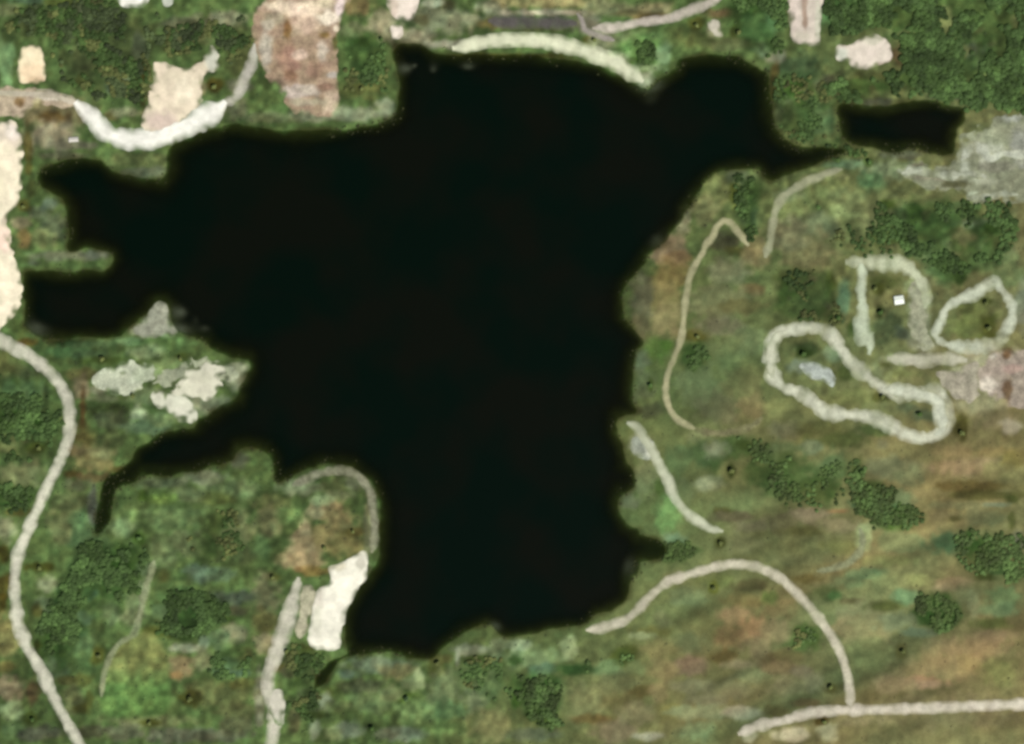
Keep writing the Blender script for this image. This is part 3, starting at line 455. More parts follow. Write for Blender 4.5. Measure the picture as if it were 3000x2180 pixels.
LEAF_GREY = np.array((.052, .074, .026))
LEAF_DARK, LEAF_MID, LEAF_OLIVE, LEAF_BRIGHT = np.array((.038, .068, .016)), np.array((.056, .100, .026)), np.array((.082, .096, .028)), np.array((.075, .125, .045))
WOODS = [  # polygon, spacing, keep, colour mix, radius, label
 ([(35,25),(330,2),(360,40),(520,50),(700,60),(742,110),(735,190),(690,240),(640,150),(600,160),(500,170),(445,185),(430,300),(400,310),(330,290),(250,270),(190,260),(150,150),(120,115),(40,120)], 6.6, .55, (LEAF_GREY, LEAF_OLIVE, LEAF_DARK, LEAF_GREY * 0.7), 3.4, -.04, 'dark patchy wood in the upper left corner around the tan field'),
 ([(2425,-30),(3100,-40),(3100,310),(2990,318),(2860,320),(2700,285),(2460,295),(2440,235),(2540,220),(2640,205),(2625,120),(2560,92),(2440,100)], 6.4, .84, (LEAF_DARK, LEAF_MID, LEAF_DARK), 3.7, -.16, 'dense dark wood filling the upper right corner above the pond'),
 ([(2130,-20),(2300,-20),(2305,150),(2240,165),(2170,110)], 6.8, .6, (LEAF_MID, LEAF_DARK), 3.2, -.02, 'green wood left of the pale double strip at the top'),
 ([(1015,90),(1115,95),(1130,250),(1060,275),(1010,250)], 7, .5, (LEAF_MID, LEAF_OLIVE), 3.0, 0.0, 'small green copse between the stripped earth and the lake'),
 ([(1870,125),(1910,125),(1912,182),(1850,188)], 6, .85, (LEAF_DARK, LEAF_MID), 3.2, -.4, 'dark green tree clump in the middle of the green point'),
 ([(2275,225),(2440,235),(2470,330),(2510,420),(2420,432),(2330,424),(2285,380)], 7, .5, (LEAF_MID, LEAF_OLIVE), 2.8, .0, 'green scrubby wood on the neck between lake and pond'),
 ([(2160,520),(2230,520),(2215,640),(2215,720),(2180,700),(2165,610)], 6.8, .65, (LEAF_DARK, LEAF_MID), 3.0, -.1, 'dark green thicket beside the head of the lakeside track'),
 ([(2590,580),(2960,600),(2975,700),(2930,760),(2830,830),(2760,830),(2680,740),(2580,710),(2560,640)], 6.8, .62, (LEAF_DARK, LEAF_MID), 3.3, -.05, 'green wood right of centre above the dirt circuits'),
 ([(2275,800),(2440,800),(2460,870),(2470,950),(2420,950),(2290,945),(2270,870)], 6.8, .6, (LEAF_DARK, LEAF_OLIVE), 3.0, -.05, 'dark thicket left of the white hut circuits'),
 ([(0,1085),(110,1090),(175,1150),(190,1230),(170,1300),(110,1330),(-60,1340),(-60,1090)], 6.8, .55, (LEAF_MID, LEAF_DARK), 3.2, -.05, 'green wood left of the winding road bend'),
 ([(-60,1420),(100,1420),(85,1480),(60,1490),(-60,1490)], 6.4, .75, (LEAF_DARK, LEAF_MID), 3.2, -.3, 'narrow dark wood at the left edge below the road bend'),
 ([(250,1600),(330,1590),(430,1600),(425,1690),(400,1750),(330,1760),(260,1790),(240,1850),(190,1960),(140,1960),(105,1870),(150,1790),(180,1700)], 6.4, .78, (LEAF_DARK, LEAF_MID, LEAF_MID), 3.4, -.16, 'dark green wood right of the winding road at lower left'),
 ([(480,1730),(620,1735),(680,1770),(650,1830),(590,1870),(500,1870),(450,1850),(490,1800)], 6.4, .78, (LEAF_DARK, LEAF_MID), 3.4, -.2, 'dark wood between faint path and pale peninsula track'),
 ([(560,1490),(700,1500),(720,1590),(680,1640),(590,1640),(560,1570)], 7, .5, (LEAF_OLIVE, LEAF_DARK), 2.8, .02, 'olive thicket in the middle of the lower left peninsula'),
 ([(600,1920),(720,1905),(740,1960),(690,1985),(610,1975)], 6.8, .6, (LEAF_MID, LEAF_DARK), 3.0, -.1, 'small green wood left of the pale lower track'),
 ([(1490,1970),(1560,1985),(1700,1935),(1730,1970),(1650,1995),(1650,2090),(1620,2130),(1540,2130),(1490,2080)], 6.6, .68, (LEAF_MID, LEAF_DARK), 3.3, -.12, 'green wood at bottom centre below the lake'),
 ([(1370,1900),(1480,1930),(1480,2040),(1420,2060),(1360,1990)], 7, .45, (LEAF_MID, LEAF_OLIVE), 2.8, .05, 'sparse green thicket on the bottom lake shore'),
 ([(860,1890),(930,1900),(960,1940),(930,2000),(930,2110),(860,2100),(840,2000)], 6.8, .6, (LEAF_OLIVE, LEAF_DARK), 3.0, -.05, 'olive wood behind the white peninsula beach'),
 ([(2030,1290),(2260,1290),(2260,1440),(2160,1430),(2060,1370)], 7, .45, (LEAF_MID, LEAF_DARK), 2.8, .05, 'loose green wood right of the slanting beach track'),
 ([(2240,1320),(2480,1330),(2470,1480),(2300,1480),(2240,1420)], 7, .45, (LEAF_MID, LEAF_DARK), 2.9, .04, 'loose green wood below the largest dirt circuit'),
 ([(2490,1350),(2540,1400),(2620,1420),(2620,1470),(2700,1490),(2700,1530),(2600,1550),(2510,1500),(2480,1440)], 6.6, .66, (LEAF_DARK, LEAF_MID), 3.1, -.12, 'dark ragged copse in the right heath below the circuits'),
 ([(2800,1550),(2930,1560),(3060,1570),(3060,1690),(2860,1690),(2800,1620)], 6.6, .7, (LEAF_DARK, LEAF_MID), 3.3, -.15, 'dark green wood on the lower right edge'),
 ([(2680,1740),(2800,1755),(2810,1840),(2720,1845),(2660,1800)], 6.6, .72, (LEAF_DARK, LEAF_MID), 3.2, -.2, 'compact dark grove above the reddish heath at lower right'),
 ([(2320,1840),(2390,1835),(2395,1890),(2330,1905)], 6.8, .6, (LEAF_OLIVE, LEAF_MID), 2.9, -.1, 'small olive grove inside the bend of the curved road'),
 ([(2000,1020),(2060,1015),(2075,1080),(2010,1090)], 6.6, .68, (LEAF_DARK, LEAF_MID), 2.9, -.2, 'small dark grove right of the lakeside track'),
 ([(1800,1890),(1870,1895),(1865,1945),(1800,1945)], 6.8, .55, (LEAF_OLIVE, LEAF_MID), 2.7, -.1, 'tiny olive grove below the curved road start'),
 ([(1945,1588),(2030,1590),(2050,1612),(2000,1636),(1950,1640),(1930,1612)], 5.6, .85, (LEAF_DARK, LEAF_DARK), 2.8, -.5, 'dark green bank at the lower right corner of the lake'),
 ([(2385,424),(2470,424),(2560,436),(2540,462),(2470,466),(2420,480),(2400,470),(2480,446)], 5.6, .85, (LEAF_DARK, LEAF_DARK), 2.8, -.5, 'dark green bank closing the channel between lake and pond'),
 ([(2390,600),(2560,690),(2620,700),(2610,750),(2440,740)], 7.5, .35, (LEAF_OLIVE, LEAF_MID), 2.6, .05, 'thin olive scrub above the arching dirt track'),
]

C = np.zeros(GX.shape + (3,))
n_big = fbm(GX, GY, 260, 71, 3)[..., None]
u_dry = np.clip((GX - 100) / 700 + (-GY) / 1400, 0, 1)[..., None]
base_w, base_e = alb((84, 102, 60)), alb((116, 116, 78))
C[:] = base_w * (1 - u_dry) + base_e * u_dry
C *= 1 + 0.35 * n_big
flat = C.reshape(-1, 3)
blobs_on(flat, GX.ravel(), GY.ravel(), BLOBS, 0.32)
mw = np.clip(poly_sd(GX, GY, smooth_poly(PW(MEADOW), 3)) / 10 + 0.5, 0, 1)[..., None] * 0.85
green_low = np.clip((-GY - 555) / 40, 0, 1)[..., None]
C = C * (1 - mw) + (alb((124, 130, 80)) * (1 - green_low) + alb((98, 128, 72)) * green_low) * mw
# long wind-combed streaks of dead grass across the south-eastern heath
rx_, ry_ = GX * math.cos(0.42) + GY * math.sin(0.42), -GX * math.sin(0.42) + GY * math.cos(0.42)
streak = (noise(rx_ / 5.5, ry_, 15, 81) * 0.5 + noise(rx_ / 4, ry_, 34, 82) * 0.6)
C *= (1 + 0.42 * streak * np.clip((GX - 150) / 250, 0, 1) * np.clip((-GY + 60) / 200, 0, 1))[..., None]
# ragged mottling of dwarf shrubs
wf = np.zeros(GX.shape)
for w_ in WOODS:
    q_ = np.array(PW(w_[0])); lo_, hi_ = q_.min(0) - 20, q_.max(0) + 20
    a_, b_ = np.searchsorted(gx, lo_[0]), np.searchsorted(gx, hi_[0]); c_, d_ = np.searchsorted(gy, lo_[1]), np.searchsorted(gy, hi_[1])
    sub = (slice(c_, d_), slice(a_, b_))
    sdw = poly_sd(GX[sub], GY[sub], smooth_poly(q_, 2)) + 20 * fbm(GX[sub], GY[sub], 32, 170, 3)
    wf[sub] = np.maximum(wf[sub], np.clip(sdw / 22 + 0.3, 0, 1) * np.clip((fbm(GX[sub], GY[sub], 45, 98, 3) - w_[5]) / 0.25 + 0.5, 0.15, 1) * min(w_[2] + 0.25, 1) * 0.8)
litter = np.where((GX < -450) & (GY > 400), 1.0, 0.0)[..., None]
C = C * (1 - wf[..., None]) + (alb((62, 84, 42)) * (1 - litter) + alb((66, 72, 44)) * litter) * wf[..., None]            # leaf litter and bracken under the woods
calm = np.clip((GX + 200) / 500, 0, 1) * np.clip((-GY + 330) / 250, 0, 1)       # even grass heath in the south-east, broken scrub elsewhere
calm = calm * (1 - 0.55 * np.clip(1 - np.hypot((GX - 720) / 330, (GY - 60) / 190) ** 4, 0, 1))
rough = 1 - 0.68 * calm
mot = rough * (0.38 * noise(GX, GY, 9, 91) + 0.34 * noise(GX, GY, 15, 92)) + 0.12 * noise(GX, GY, 34, 93)
tint = rough * noise(GX, GY, 12, 94) * 0.05 + noise(GX, GY, 40, 95) * 0.03
band = noise(rx_ / 6, ry_, 48, 88) * calm                                         # long swathes of green and brown grass
C *= np.stack([1 + 0.16 * band, 1 - 0.03 * band, 1 - 0.02 * band], -1)
C *= np.exp(mot)[..., None] * np.stack([1 + tint, 1 - 0.3 * tint, 1 - 0.5 * tint], -1)
# wet peaty margin and dark silt on the bed
wet = np.clip((SD + 7 + 7 * noise(GX, GY, 22, 99)) / 12, 0, 1)[..., None]
C = C * (1 - 0.8 * wet) + alb((58, 58, 26)) * 0.8 * wet
bed = np.clip(SD / 22, 0, 1)[..., None]
C = C * (1 - bed) + alb((46, 46, 20)) * bed
for (px, py, rx, ry, s) in SHOALS:
    cx, cy = W(px, py)
    w = (np.exp(-(((GX - cx) / (rx * S)) ** 2 + ((GY - cy) / (ry * S)) ** 2)) * np.clip(SD / 4, 0, 1))[..., None] * s
    C = C * (1 - w) + alb((112, 112, 104) if max(rx, ry) < 37 else (44, 52, 26)) * w
lum = (C * (0.2, 0.7, 0.1)).sum(-1, keepdims=True)
C = 0.93 * (lum + (C - lum) * 0.99)
C = np.clip(0.115 * (np.clip(C, 0.002, 1) / 0.115) ** 1.16, 0.003, 0.85)

# ------------------------------------------------------------------ the ground: fine grid plus a skirt out to the horizon
ny, nx = GX.shape
idx = np.arange(nx * ny).reshape(ny, nx)
quads = np.stack([idx[:-1, :-1], idx[:-1, 1:], idx[1:, 1:], idx[1:, :-1]], -1).reshape(-1, 4)
V = np.stack([GX, GY, H], -1).reshape(-1, 3)
rim = np.concatenate([idx[0, :-1], idx[:-1, -1], idx[-1, :0:-1], idx[:0:-1, 0]])
Vs, Fs, Cs, prev = [V], [quads], [C.reshape(-1, 3)], rim
off = len(V)
for k, (f, z) in enumerate([(1.25, 7.0), (1.8, 10.0), (3.5, 14.0), (9.0, 14.0), (30.0, 0.0)]):
    P = V[rim].copy()
    P[:, :2] *= f
    P[:, 2] = z + 2.5 * noise(P[:, 0], P[:, 1], 500, 95)
    cc = alb((100, 108, 72)) * (1 + 0.3 * fbm(P[:, 0], P[:, 1], 400, 96))[:, None]
    new = off + np.arange(len(rim))
    Fs.append(np.stack([prev, np.roll(prev, -1), np.roll(new, -1), new], -1)[:, ::-1])
    Vs.append(P); Cs.append(cc)
    prev = new; off += len(rim)
ground = mesh_obj('ground', np.concatenate(Vs), np.concatenate(Fs), M_GROUND, np.concatenate(Cs))
tag(ground, 'green and tawny heath ground sloping down to the dark lake', 'ground', 'structure')

# ------------------------------------------------------------------ water sheets
def water_sheet(name, D, label, cat):
    ok = (D > -14)
    cell = ok[:-1, :-1] & ok[1:, :-1] & ok[:-1, 1:] & ok[1:, 1:]
    lowest = np.minimum(np.minimum(H[:-1, :-1], H[1:, :-1]), np.minimum(H[:-1, 1:], H[1:, 1:]))
    cell &= lowest < 0.15
    q = quads.reshape(ny - 1, nx - 1, 4)[cell]
    used, inv = np.unique(q, return_inverse=True)
    v = V[used].copy()
    dep = np.clip(-v[:, 2], 0, None)
    v[:, 2] = 0.0
    o = mesh_obj(name, v, inv.reshape(-1, 4), M_WATER, depth=dep)
    tag(o, label, cat, 'structure')
water_sheet('reservoir_water', np.where(D_LAKE >= D_POND, D_LAKE, -99), 'large near-black branching lake filling the middle of the view', 'lake')
water_sheet('pond_water', np.where(D_POND > D_LAKE, D_POND, -99), 'small dark oval pond in the trees at the upper right', 'pond')

# ------------------------------------------------------------------ bare patches and tracks: low beds of sand, soil and gravel lying on the ground
def bed_patch(name, pts, rgb, label, cat, mat=M_SAND, rise=0.35, blobs=(), ragged=7.0, seed=0, broken=1.0):
    poly = smooth_poly(PW(pts), 3)
    st = 3.0
    lo, hi = poly.min(0) - 16, poly.max(0) + 16
    x, y = np.meshgrid(np.arange(lo[0], hi[0], st), np.arange(lo[1], hi[1], st))
    sd = poly_sd(x, y, poly) + ragged * (fbm(x, y, 26, 120 + seed, 3) + 0.5 * noise(x, y, 10, 124 + seed))
    z = height(x, y) + np.clip(sd * 0.09, -1.4, rise)
    c = np.tile(alb(rgb), (x.size, 1)) * (1 + 0.10 * fbm(x, y, 40, 140 + seed, 3)).reshape(-1, 1)
    c = blobs_on(c, x.ravel(), y.ravel(), blobs) * np.exp(0.10 * noise(x, y, 11, 150 + seed) + 0.06 * noise(x, y, 22, 151 + seed)).reshape(-1, 1)
    nz = noise(x, y, 9, 155 + seed) + 0.7 * noise(x, y, 16, 156 + seed)
    e = np.clip((sd + 2.0 + 6.5 * nz * broken) / 9.0, 0, 1).reshape(-1, 1) * 0.92 + 0.08      # turf creeping in along the rim
    c = np.clip(field(C, x.ravel(), y.ravel()) * (1 - e) + c * e, 0, 0.86)
    n_r, n_c = x.shape
    ii = np.arange(x.size).reshape(n_r, n_c)
    k = (sd > -10)
    cell = k[:-1, :-1] & k[1:, :-1] & k[:-1, 1:] & k[1:, 1:]
    q = np.stack([ii[:-1, :-1], ii[:-1, 1:], ii[1:, 1:], ii[1:, :-1]], -1)[cell]
    used, inv = np.unique(q, return_inverse=True)
    v = np.stack([x, y, z], -1).reshape(-1, 3)[used]
    o = mesh_obj(name, v, inv.reshape(-1, 4), mat, c[used])
    return tag(o, label, cat, 'structure')

def track(name, pts, width, rgb, label, cat='track', mat=M_GRAVEL, rise=0.30, closed=False, vary=0.24, seed=0, wear=0.22):
    P = smooth_poly(PW(pts), 12, closed)
    # resample every 4 m
    Q = np.vstack([P, P[:1]]) if closed else P
    s = np.concatenate([[0], np.cumsum(np.hypot(*np.diff(Q, axis=0).T))])
    t = np.linspace(0, s[-1], max(int(s[-1] / 4), 8))
    if closed: t = t[:-1]
    x, y = np.interp(t, s, Q[:, 0]), np.interp(t, s, Q[:, 1])
    if closed:
        tx, ty = np.roll(x, -1) - np.roll(x, 1), np.roll(y, -1) - np.roll(y, 1)
    else:
        tx, ty = np.gradient(x), np.gradient(y)
    L = np.hypot(tx, ty)
    nxv, nyv = -ty / L, tx / L
    wid = 0.97 * width * S * (1 + vary * noise(t, t * 0, 22, 160 + seed) + vary * 0.6 * noise(t, t * 0 + 50, 8, 161 + seed)) / 2
    if not closed:
        wid = wid * np.clip(np.minimum(t, t[-1] - t) / (width * S * 1.2), 0.15, 1) ** 0.6
    worn = np.clip(0.93 + wear * noise(t, t * 0 + 9, 35, 165 + seed) + wear * 0.8 * noise(t, t * 0 + 19, 11, 166 + seed), 0.25, 1)[:, None]
    rows, cols_ = [], []
    prof = [(-1.9, -0.7), (-1.5, 0.18), (-1.0, 0.6), (-0.5, 1.0), (0.0, 1.12), (0.5, 1.0), (1.0, 0.6), (1.5, 0.18), (1.9, -0.7)]
    for (a, h) in prof:
        px, py = x + nxv * wid * a, y + nyv * wid * a
        rows.append(np.stack([px, py, height(px, py) + rise * h], -1))
        cc = np.tile(alb(rgb), (len(x), 1)) * (1 + 0.12 * noise(px, py, 18, 163 + seed) + 0.08 * noise(px, py, 60, 164 + seed))[:, None]
        e = {0.0: 1.0, 0.5: 0.98, 1.0: 0.66, 1.5: 0.24, 1.9: 0.0}[abs(a)]           # grassy verges, patchy wear
        e = np.clip(e + (0.30 if 0.5 < abs(a) < 1.8 else 0.10) * noise(px, py, 9, 168 + seed)[:, None], 0, 1) * worn
        cols_.append(np.clip(cc * e + field(C, px, py) * (1 - e), 0, 0.86))
    n, k = len(x), len(prof)
    v, c = np.stack(rows, 1).reshape(-1, 3), np.stack(cols_, 1).reshape(-1, 3)
    ii = np.arange(n * k).reshape(n, k)
    nx_ = np.roll(ii, -1, 0) if closed else ii[1:]
    cu = ii if closed else ii[:-1]
    f = np.stack([cu[:, 1:], cu[:, :-1], nx_[:, :-1], nx_[:, 1:]], -1).reshape(-1, 4)
    o = mesh_obj(name, v, f, mat, c)
    return tag(o, label, cat, 'structure')

WHITE, CREAM, TAN = (255, 250, 232), (250, 238, 206), (222, 208, 184)
# north-west sands
bed_patch('sand_bank', [(-260,330),(-60,350),(32,350),(60,372),(62,470),(62,580),(40,606),(20,640),(34,700),(48,750),(62,800),(62,880),(48,918),(20,952),(-60,985),(-260,990)],
          (248,236,205), 'broad cream sand bank along the left edge beside the lake', 'sand', blobs=[(5,380,60,40,(226,212,190)),(40,385,20,20,(240,228,212)),(10,700,24,40,(250,222,200)),(25,650,20,24,(205,190,165)),(5,560,20,60,(238,228,196))], seed=1)
bed_patch('sand_pad', [(62,140),(95,134),(128,142),(138,190),(136,238),(110,246),(62,244),(54,190)], (252,236,196),
          'small cream sand rectangle at the upper left, above the brown earth', 'sand', blobs=[(95,215,34,28,(246,218,180)),(110,238,24,12,(222,192,156))], ragged=5, seed=2)
track('sand_beach', [(222,300),(250,325),(280,352),(305,385),(350,405),(410,410),(470,398),(530,375),(590,347),(640,318),(662,298)], 46, (255,252,238),
      'brilliant white curved beach at the upper left lake shore', 'beach', M_SAND, 0.55, seed=3, wear=0.05)
bed_patch('sand_field', [(452,182),(500,186),(545,205),(596,178),(620,140),(640,150),(638,212),(598,222),(592,290),(560,340),(510,372),(450,392),(410,386),(428,320),(446,262),(444,210)],
          (228,214,186), 'pale tan bare field above the white curved beach', 'sand', M_SAND, 0.42, blobs=[(545,270,40,40,(243,231,202)),(470,360,40,30,(212,192,176)),(625,175,20,34,(200,202,184)),(545,190,30,8,(200,180,158)),(400,388,14,24,(160,148,118)),(500,170,16,10,(190,180,155))], seed=4)
track('gravel_path', [(650,305),(690,288),(705,262),(715,235),(728,212),(744,175),(748,130)], 22, (188,184,168), 'pale gravel path climbing north from the end of the white beach', seed=5)
track('gravel_path', [(-40,272),(40,276),(110,278),(160,282),(200,296),(232,306)], 22, (190,180,158), 'pale path between the sand rectangle and the brown earth', seed=6)
bed_patch('sand_patch', [(340,-30),(440,-30),(430,18),(405,28),(370,24),(352,8)], (252,250,234), 'white bare spot at the top edge above the dark wood', 'sand', ragged=3, seed=7)
bed_patch('sand_patch', [(478,-30),(512,-30),(508,16),(482,18)], (196,200,182), 'small grey-white bare spot at the top edge', 'sand', ragged=2, seed=8)
bed_patch('bare_earth', [(-200,250),(20,256),(120,262),(190,280),(230,310),(180,318),(120,300),(86,330),(60,352),(20,344),(-200,335)], (182,166,140), 'beige bare earth between the left sand bank and the sand rectangle', 'bare earth', M_SOIL, 0.25, ragged=6, seed=49, blobs=[(60,300,14,14,(118,94,50)),(150,285,40,10,(212,204,182))])
# the bare workings in the north
bed_patch('bare_earth', [(742,40),(775,10),(830,-30),(1020,-40),(1012,40),(990,90),(985,140),(988,200),(992,330),(940,345),(870,330),(838,300),(815,255),(790,230),(764,200),(748,150)],
          (166,144,118), 'pinkish brown stripped earth at the top beside the white beach', 'bare earth', M_SOIL, 0.4,
          blobs=[(860,20,110,16,(232,214,184)),(905,30,60,26,(246,224,194)),(960,10,50,20,(216,202,168)),(970,55,40,24,(254,240,214)),(995,20,16,30,(232,214,206)),(900,75,40,24,(212,188,160)),(985,85,10,12,(238,226,196)),(843,90,12,26,(126,92,48)),(800,60,30,20,(168,158,130)),(790,75,20,14,(190,180,155)),
                 (780,150,20,50,(196,188,168)),(830,150,30,30,(156,130,104)),(850,190,40,40,(162,130,108)),(880,165,18,14,(216,190,168)),(945,150,16,30,(206,194,172)),(950,105,20,12,(132,104,56)),(985,125,10,20,(92,72,22)),(855,220,20,20,(138,106,82)),(920,210,30,30,(146,120,98)),(975,222,16,8,(192,184,170)),
                 (870,270,50,18,(196,182,168)),(905,262,26,14,(204,190,170)),(955,255,26,12,(140,112,92)),(975,300,26,30,(206,186,158)),(895,300,50,10,(180,170,142)),(800,250,30,24,(112,98,80)),(765,265,16,14,(86,70,44))], seed=9)
bed_patch('sand_patch', [(1140,-30),(1222,-30),(1222,30),(1212,58),(1180,66),(1150,50),(1138,20)], (238,224,206), 'pale pinkish bare square at the top, right of the stripped earth', 'sand', ragged=4, seed=10, blobs=[(1150,10,14,40,(218,200,180))])
bed_patch('sand_patch', [(1146,78),(1178,78),(1178,108),(1150,112)], (222,210,194), 'tiny pale spot below the pinkish bare square', 'sand', ragged=2, seed=11)
# north shore beach
track('sand_beach', [(1325,142),(1360,136),(1400,126),(1430,121),(1480,118),(1540,117),(1600,122),(1650,132),(1700,145),(1740,160),(1780,174),(1815,192),(1850,215),(1885,240)], 32, (224,226,192),
      'long pale crescent beach along the top of the lake', 'beach', M_SAND, 0.4, seed=12)
track('asphalt_road', [(1430,62),(1480,64),(1540,64),(1600,66),(1650,68),(1690,70)], 26, (88,84,80), 'dark grey road strip above the crescent beach', 'road', M_GRAVEL, 0.3, seed=13)
track('gravel_road', [(1735,84),(1775,84),(1812,80),(1860,70),(1915,62),(1962,55),(1998,42),(2040,24),(2080,8),(2120,-30)], 22, (200,190,174),
      'pale road rising to the right along the top edge', 'road', seed=14)
track('gravel_path', [(1690,40),(1705,60),(1715,90),(1770,110),(1800,120)], 14, (158,150,140), 'thin grey path from the dark road to the green point', seed=15)
bed_patch('sand_patch', [(2068,62),(2104,60),(2110,80),(2122,108),(2104,112),(2078,92)], (190,184,164), 'small beige bare spot between road and bay at the top', 'sand', ragged=3, seed=16)
# north-east
bed_patch('bare_strip', [(2306,-40),(2410,-40),(2404,60),(2402,125),(2380,140),(2340,135),(2318,118),(2312,60)], (216,204,186), 'pale double strip with a brown middle running off the top edge', 'bare ground', M_SAND, 0.4,
          blobs=[(2354,20,8,70,(168,144,124)),(2358,70,8,30,(150,128,108)),(2350,105,26,12,(206,198,176)),(2395,60,10,80,(208,206,182)),(2326,30,14,60,(228,212,196))], ragged=4, seed=17)
bed_patch('sand_pad', [(2446,132),(2480,138),(2510,118),(2545,102),(2585,112),(2610,130),(2612,168),(2600,186),(2560,196),(2530,206),(2490,196),(2478,180),(2448,178)], (226,214,196),
          'pale beige clearing among trees at the upper right', 'sand', blobs=[(2555,118,30,14,(204,200,176)),(2462,160,20,20,(206,210,190)),(2590,190,30,10,(160,146,128))], ragged=4, seed=18)
bed_patch('stony_ground', [(3260,300),(2990,325),(2920,345),(2860,370),(2810,400),(2800,450),(2780,490),(2700,470),(2630,482),(2632,520),(2700,545),(2790,560),(2860,600),(2930,590),(3260,600)],
          (138,142,114), 'mottled grey-green stony ground below the pond at right', 'stony ground', M_SOIL, 0.25, broken=1.5,
          blobs=[(2885,400,50,40,(160,166,134)),(2900,440,40,20,(178,182,158)),(2885,470,16,26,(186,190,164)),(2650,500,20,12,(192,200,178)),(2825,500,14,26,(190,194,170)),(2880,530,40,16,(172,176,148)),(2760,520,60,12,(142,138,114)),(2800,540,50,12,(84,84,52)),(2920,490,50,16,(124,124,104)),(2720,480,40,10,(106,102,82)),(2960,340,40,20,(168,172,158)),(2985,420,30,60,(150,152,138)),(2850,575,26,14,(172,182,152))], ragged=12, seed=19)
track('stony_streak', [(2640,508),(2690,500),(2740,512),(2790,514),(2840,508),(2890,520)], 22, (186,190,166), 'bright streak of stones below the pond', 'stony ground', M_SOIL, 0.45, vary=0.5, wear=0.5, seed=51)
track('stony_streak', [(2815,470),(2850,430),(2880,440),(2900,465),(2935,450),(2990,455),(3060,440)], 24, (190,194,172), 'bright broken streak of stones right of the pond', 'stony ground', M_SOIL, 0.45, vary=0.5, wear=0.5, seed=52)
track('stony_streak', [(2830,582),(2880,578),(2930,568),(2980,572)], 20, (178,184,158), 'short bright streak at the lower rim of the stony ground', 'stony ground', M_SOIL, 0.45, vary=0.5, wear=0.5, seed=53)
# tracks on the east bank
track('gravel_track', [(2192,722),(2178,700),(2160,680),(2140,655),(2118,648),(2098,668),(2086,694),(2068,718),(2056,745),(2036,775),(2022,805),(2012,850),(2006,890),(2002,930),(1998,975),(1988,1012),(1974,1050),(1958,1090),(1950,1130),(1952,1170),(1966,1208),(1990,1234),(2035,1256)],
      15, (178,174,134), 'thin pale lakeside track down the right bank', seed=20)
track('grass_path', [(2030,1254),(2080,1268),(2140,1266),(2196,1250),(2232,1222)], 16, (124,122,86), 'faint olive path continuing from the foot of the lakeside track', 'path', M_SOIL, 0.22, wear=0.4, seed=54)
track('gravel_track', [(2240,756),(2256,704),(2264,650),(2276,606),(2300,573),(2340,546),(2385,523),(2430,506),(2468,496)], 19, (164,166,132), 'pale track curving up to the channel bank, right of the lakeside track', seed=21)
track('sand_beach', [(1836,1238),(1862,1250),(1884,1282),(1906,1316),(1926,1352),(1944,1384),(1962,1418),(1972,1452),(1996,1486),(2022,1512),(2050,1530),(2082,1548),(2118,1556)], 21, (198,202,172),
      'narrow pale beach track slanting down the right shore', 'beach', M_SAND, 0.35, seed=22)
bed_patch('sand_patch', [(1850,1285),(1880,1268),(1912,1290),(1926,1330),(1912,1348),(1870,1342),(1848,1318)], (160,166,146), 'grey-green sandy flat at the head of the slanting beach', 'sand', M_SOIL, 0.22, blobs=[(1905,1310,16,26,(206,208,184))], ragged=3, seed=23)
# circuit loops
track('dirt_loop', [(2256,1060),(2258,1010),(2280,976),(2330,964),(2395,962),(2432,982),(2456,1015),(2482,1052),(2520,1088),(2570,1128),(2625,1152),(2680,1150),(2732,1144),(2762,1166),(2770,1205),(2764,1250),(2735,1278),(2690,1282),(2640,1268),(2604,1246),(2548,1222),(2480,1214),(2420,1208),(2388,1186),(2344,1152),(2296,1136),(2264,1104)],
      30, (206,208,182), 'largest pale dirt circuit, kidney shaped, at right', closed=True, seed=24, cat='dirt circuit', vary=0.42, wear=0.42)
track('dirt_loop', [(2474,768),(2520,768),(2580,772),(2636,776),(2668,796),(2692,826),(2708,862),(2706,905)], 30, (196,202,168), 'pale dirt track arching over the white hut', cat='dirt circuit', seed=25, vary=0.42, wear=0.42)
track('dirt_loop', [(2520,772),(2522,815),(2520,860),(2524,905),(2522,950),(2528,985),(2546,1010),(2542,1040)], 30, (192,202,172), 'pale dirt track running down left of the white hut', cat='dirt circuit', seed=26, rise=0.42, vary=0.42, wear=0.4)
track('dirt_loop', [(2768,905),(2806,880),(2850,862),(2886,838),(2915,826),(2926,846),(2948,872),(2962,900),(2958,940),(2938,978),(2918,1005),(2870,1014),(2810,1016),(2762,1006),(2738,980),(2754,940)],
      23, (198,204,178), 'small ring of pale dirt track near the right edge', closed=True, cat='dirt circuit', seed=27, vary=0.45, wear=0.5)
track('dirt_loop', [(2596,1050),(2650,1052),(2700,1056),(2760,1050),(2830,1056)], 30, (186,184,160), 'short broad pale dirt strip below the white hut', cat='dirt circuit', seed=28, rise=0.25)
track('dirt_loop', [(2590,1140),(2640,1146),(2700,1158),(2745,1176),(2752,1215),(2758,1258),(2735,1274)], 32, (200,204,180), 'bright bend at the right end of the largest dirt circuit', cat='dirt circuit', seed=29, rise=0.6)
track('dirt_loop', [(2262,1108),(2254,1070),(2258,1020),(2274,986),(2300,972)], 26, (214,216,188), 'brightest bend at the left end of the largest dirt circuit', cat='dirt circuit', seed=44, rise=0.6)
bed_patch('gravel_patch', [(2336,1066),(2380,1060),(2420,1075),(2446,1098),(2440,1138),(2410,1120),(2370,1105)], (176,184,172), 'grey gravel heap inside the largest dirt circuit', 'gravel', M_SOIL, 0.25, ragged=4, seed=30)
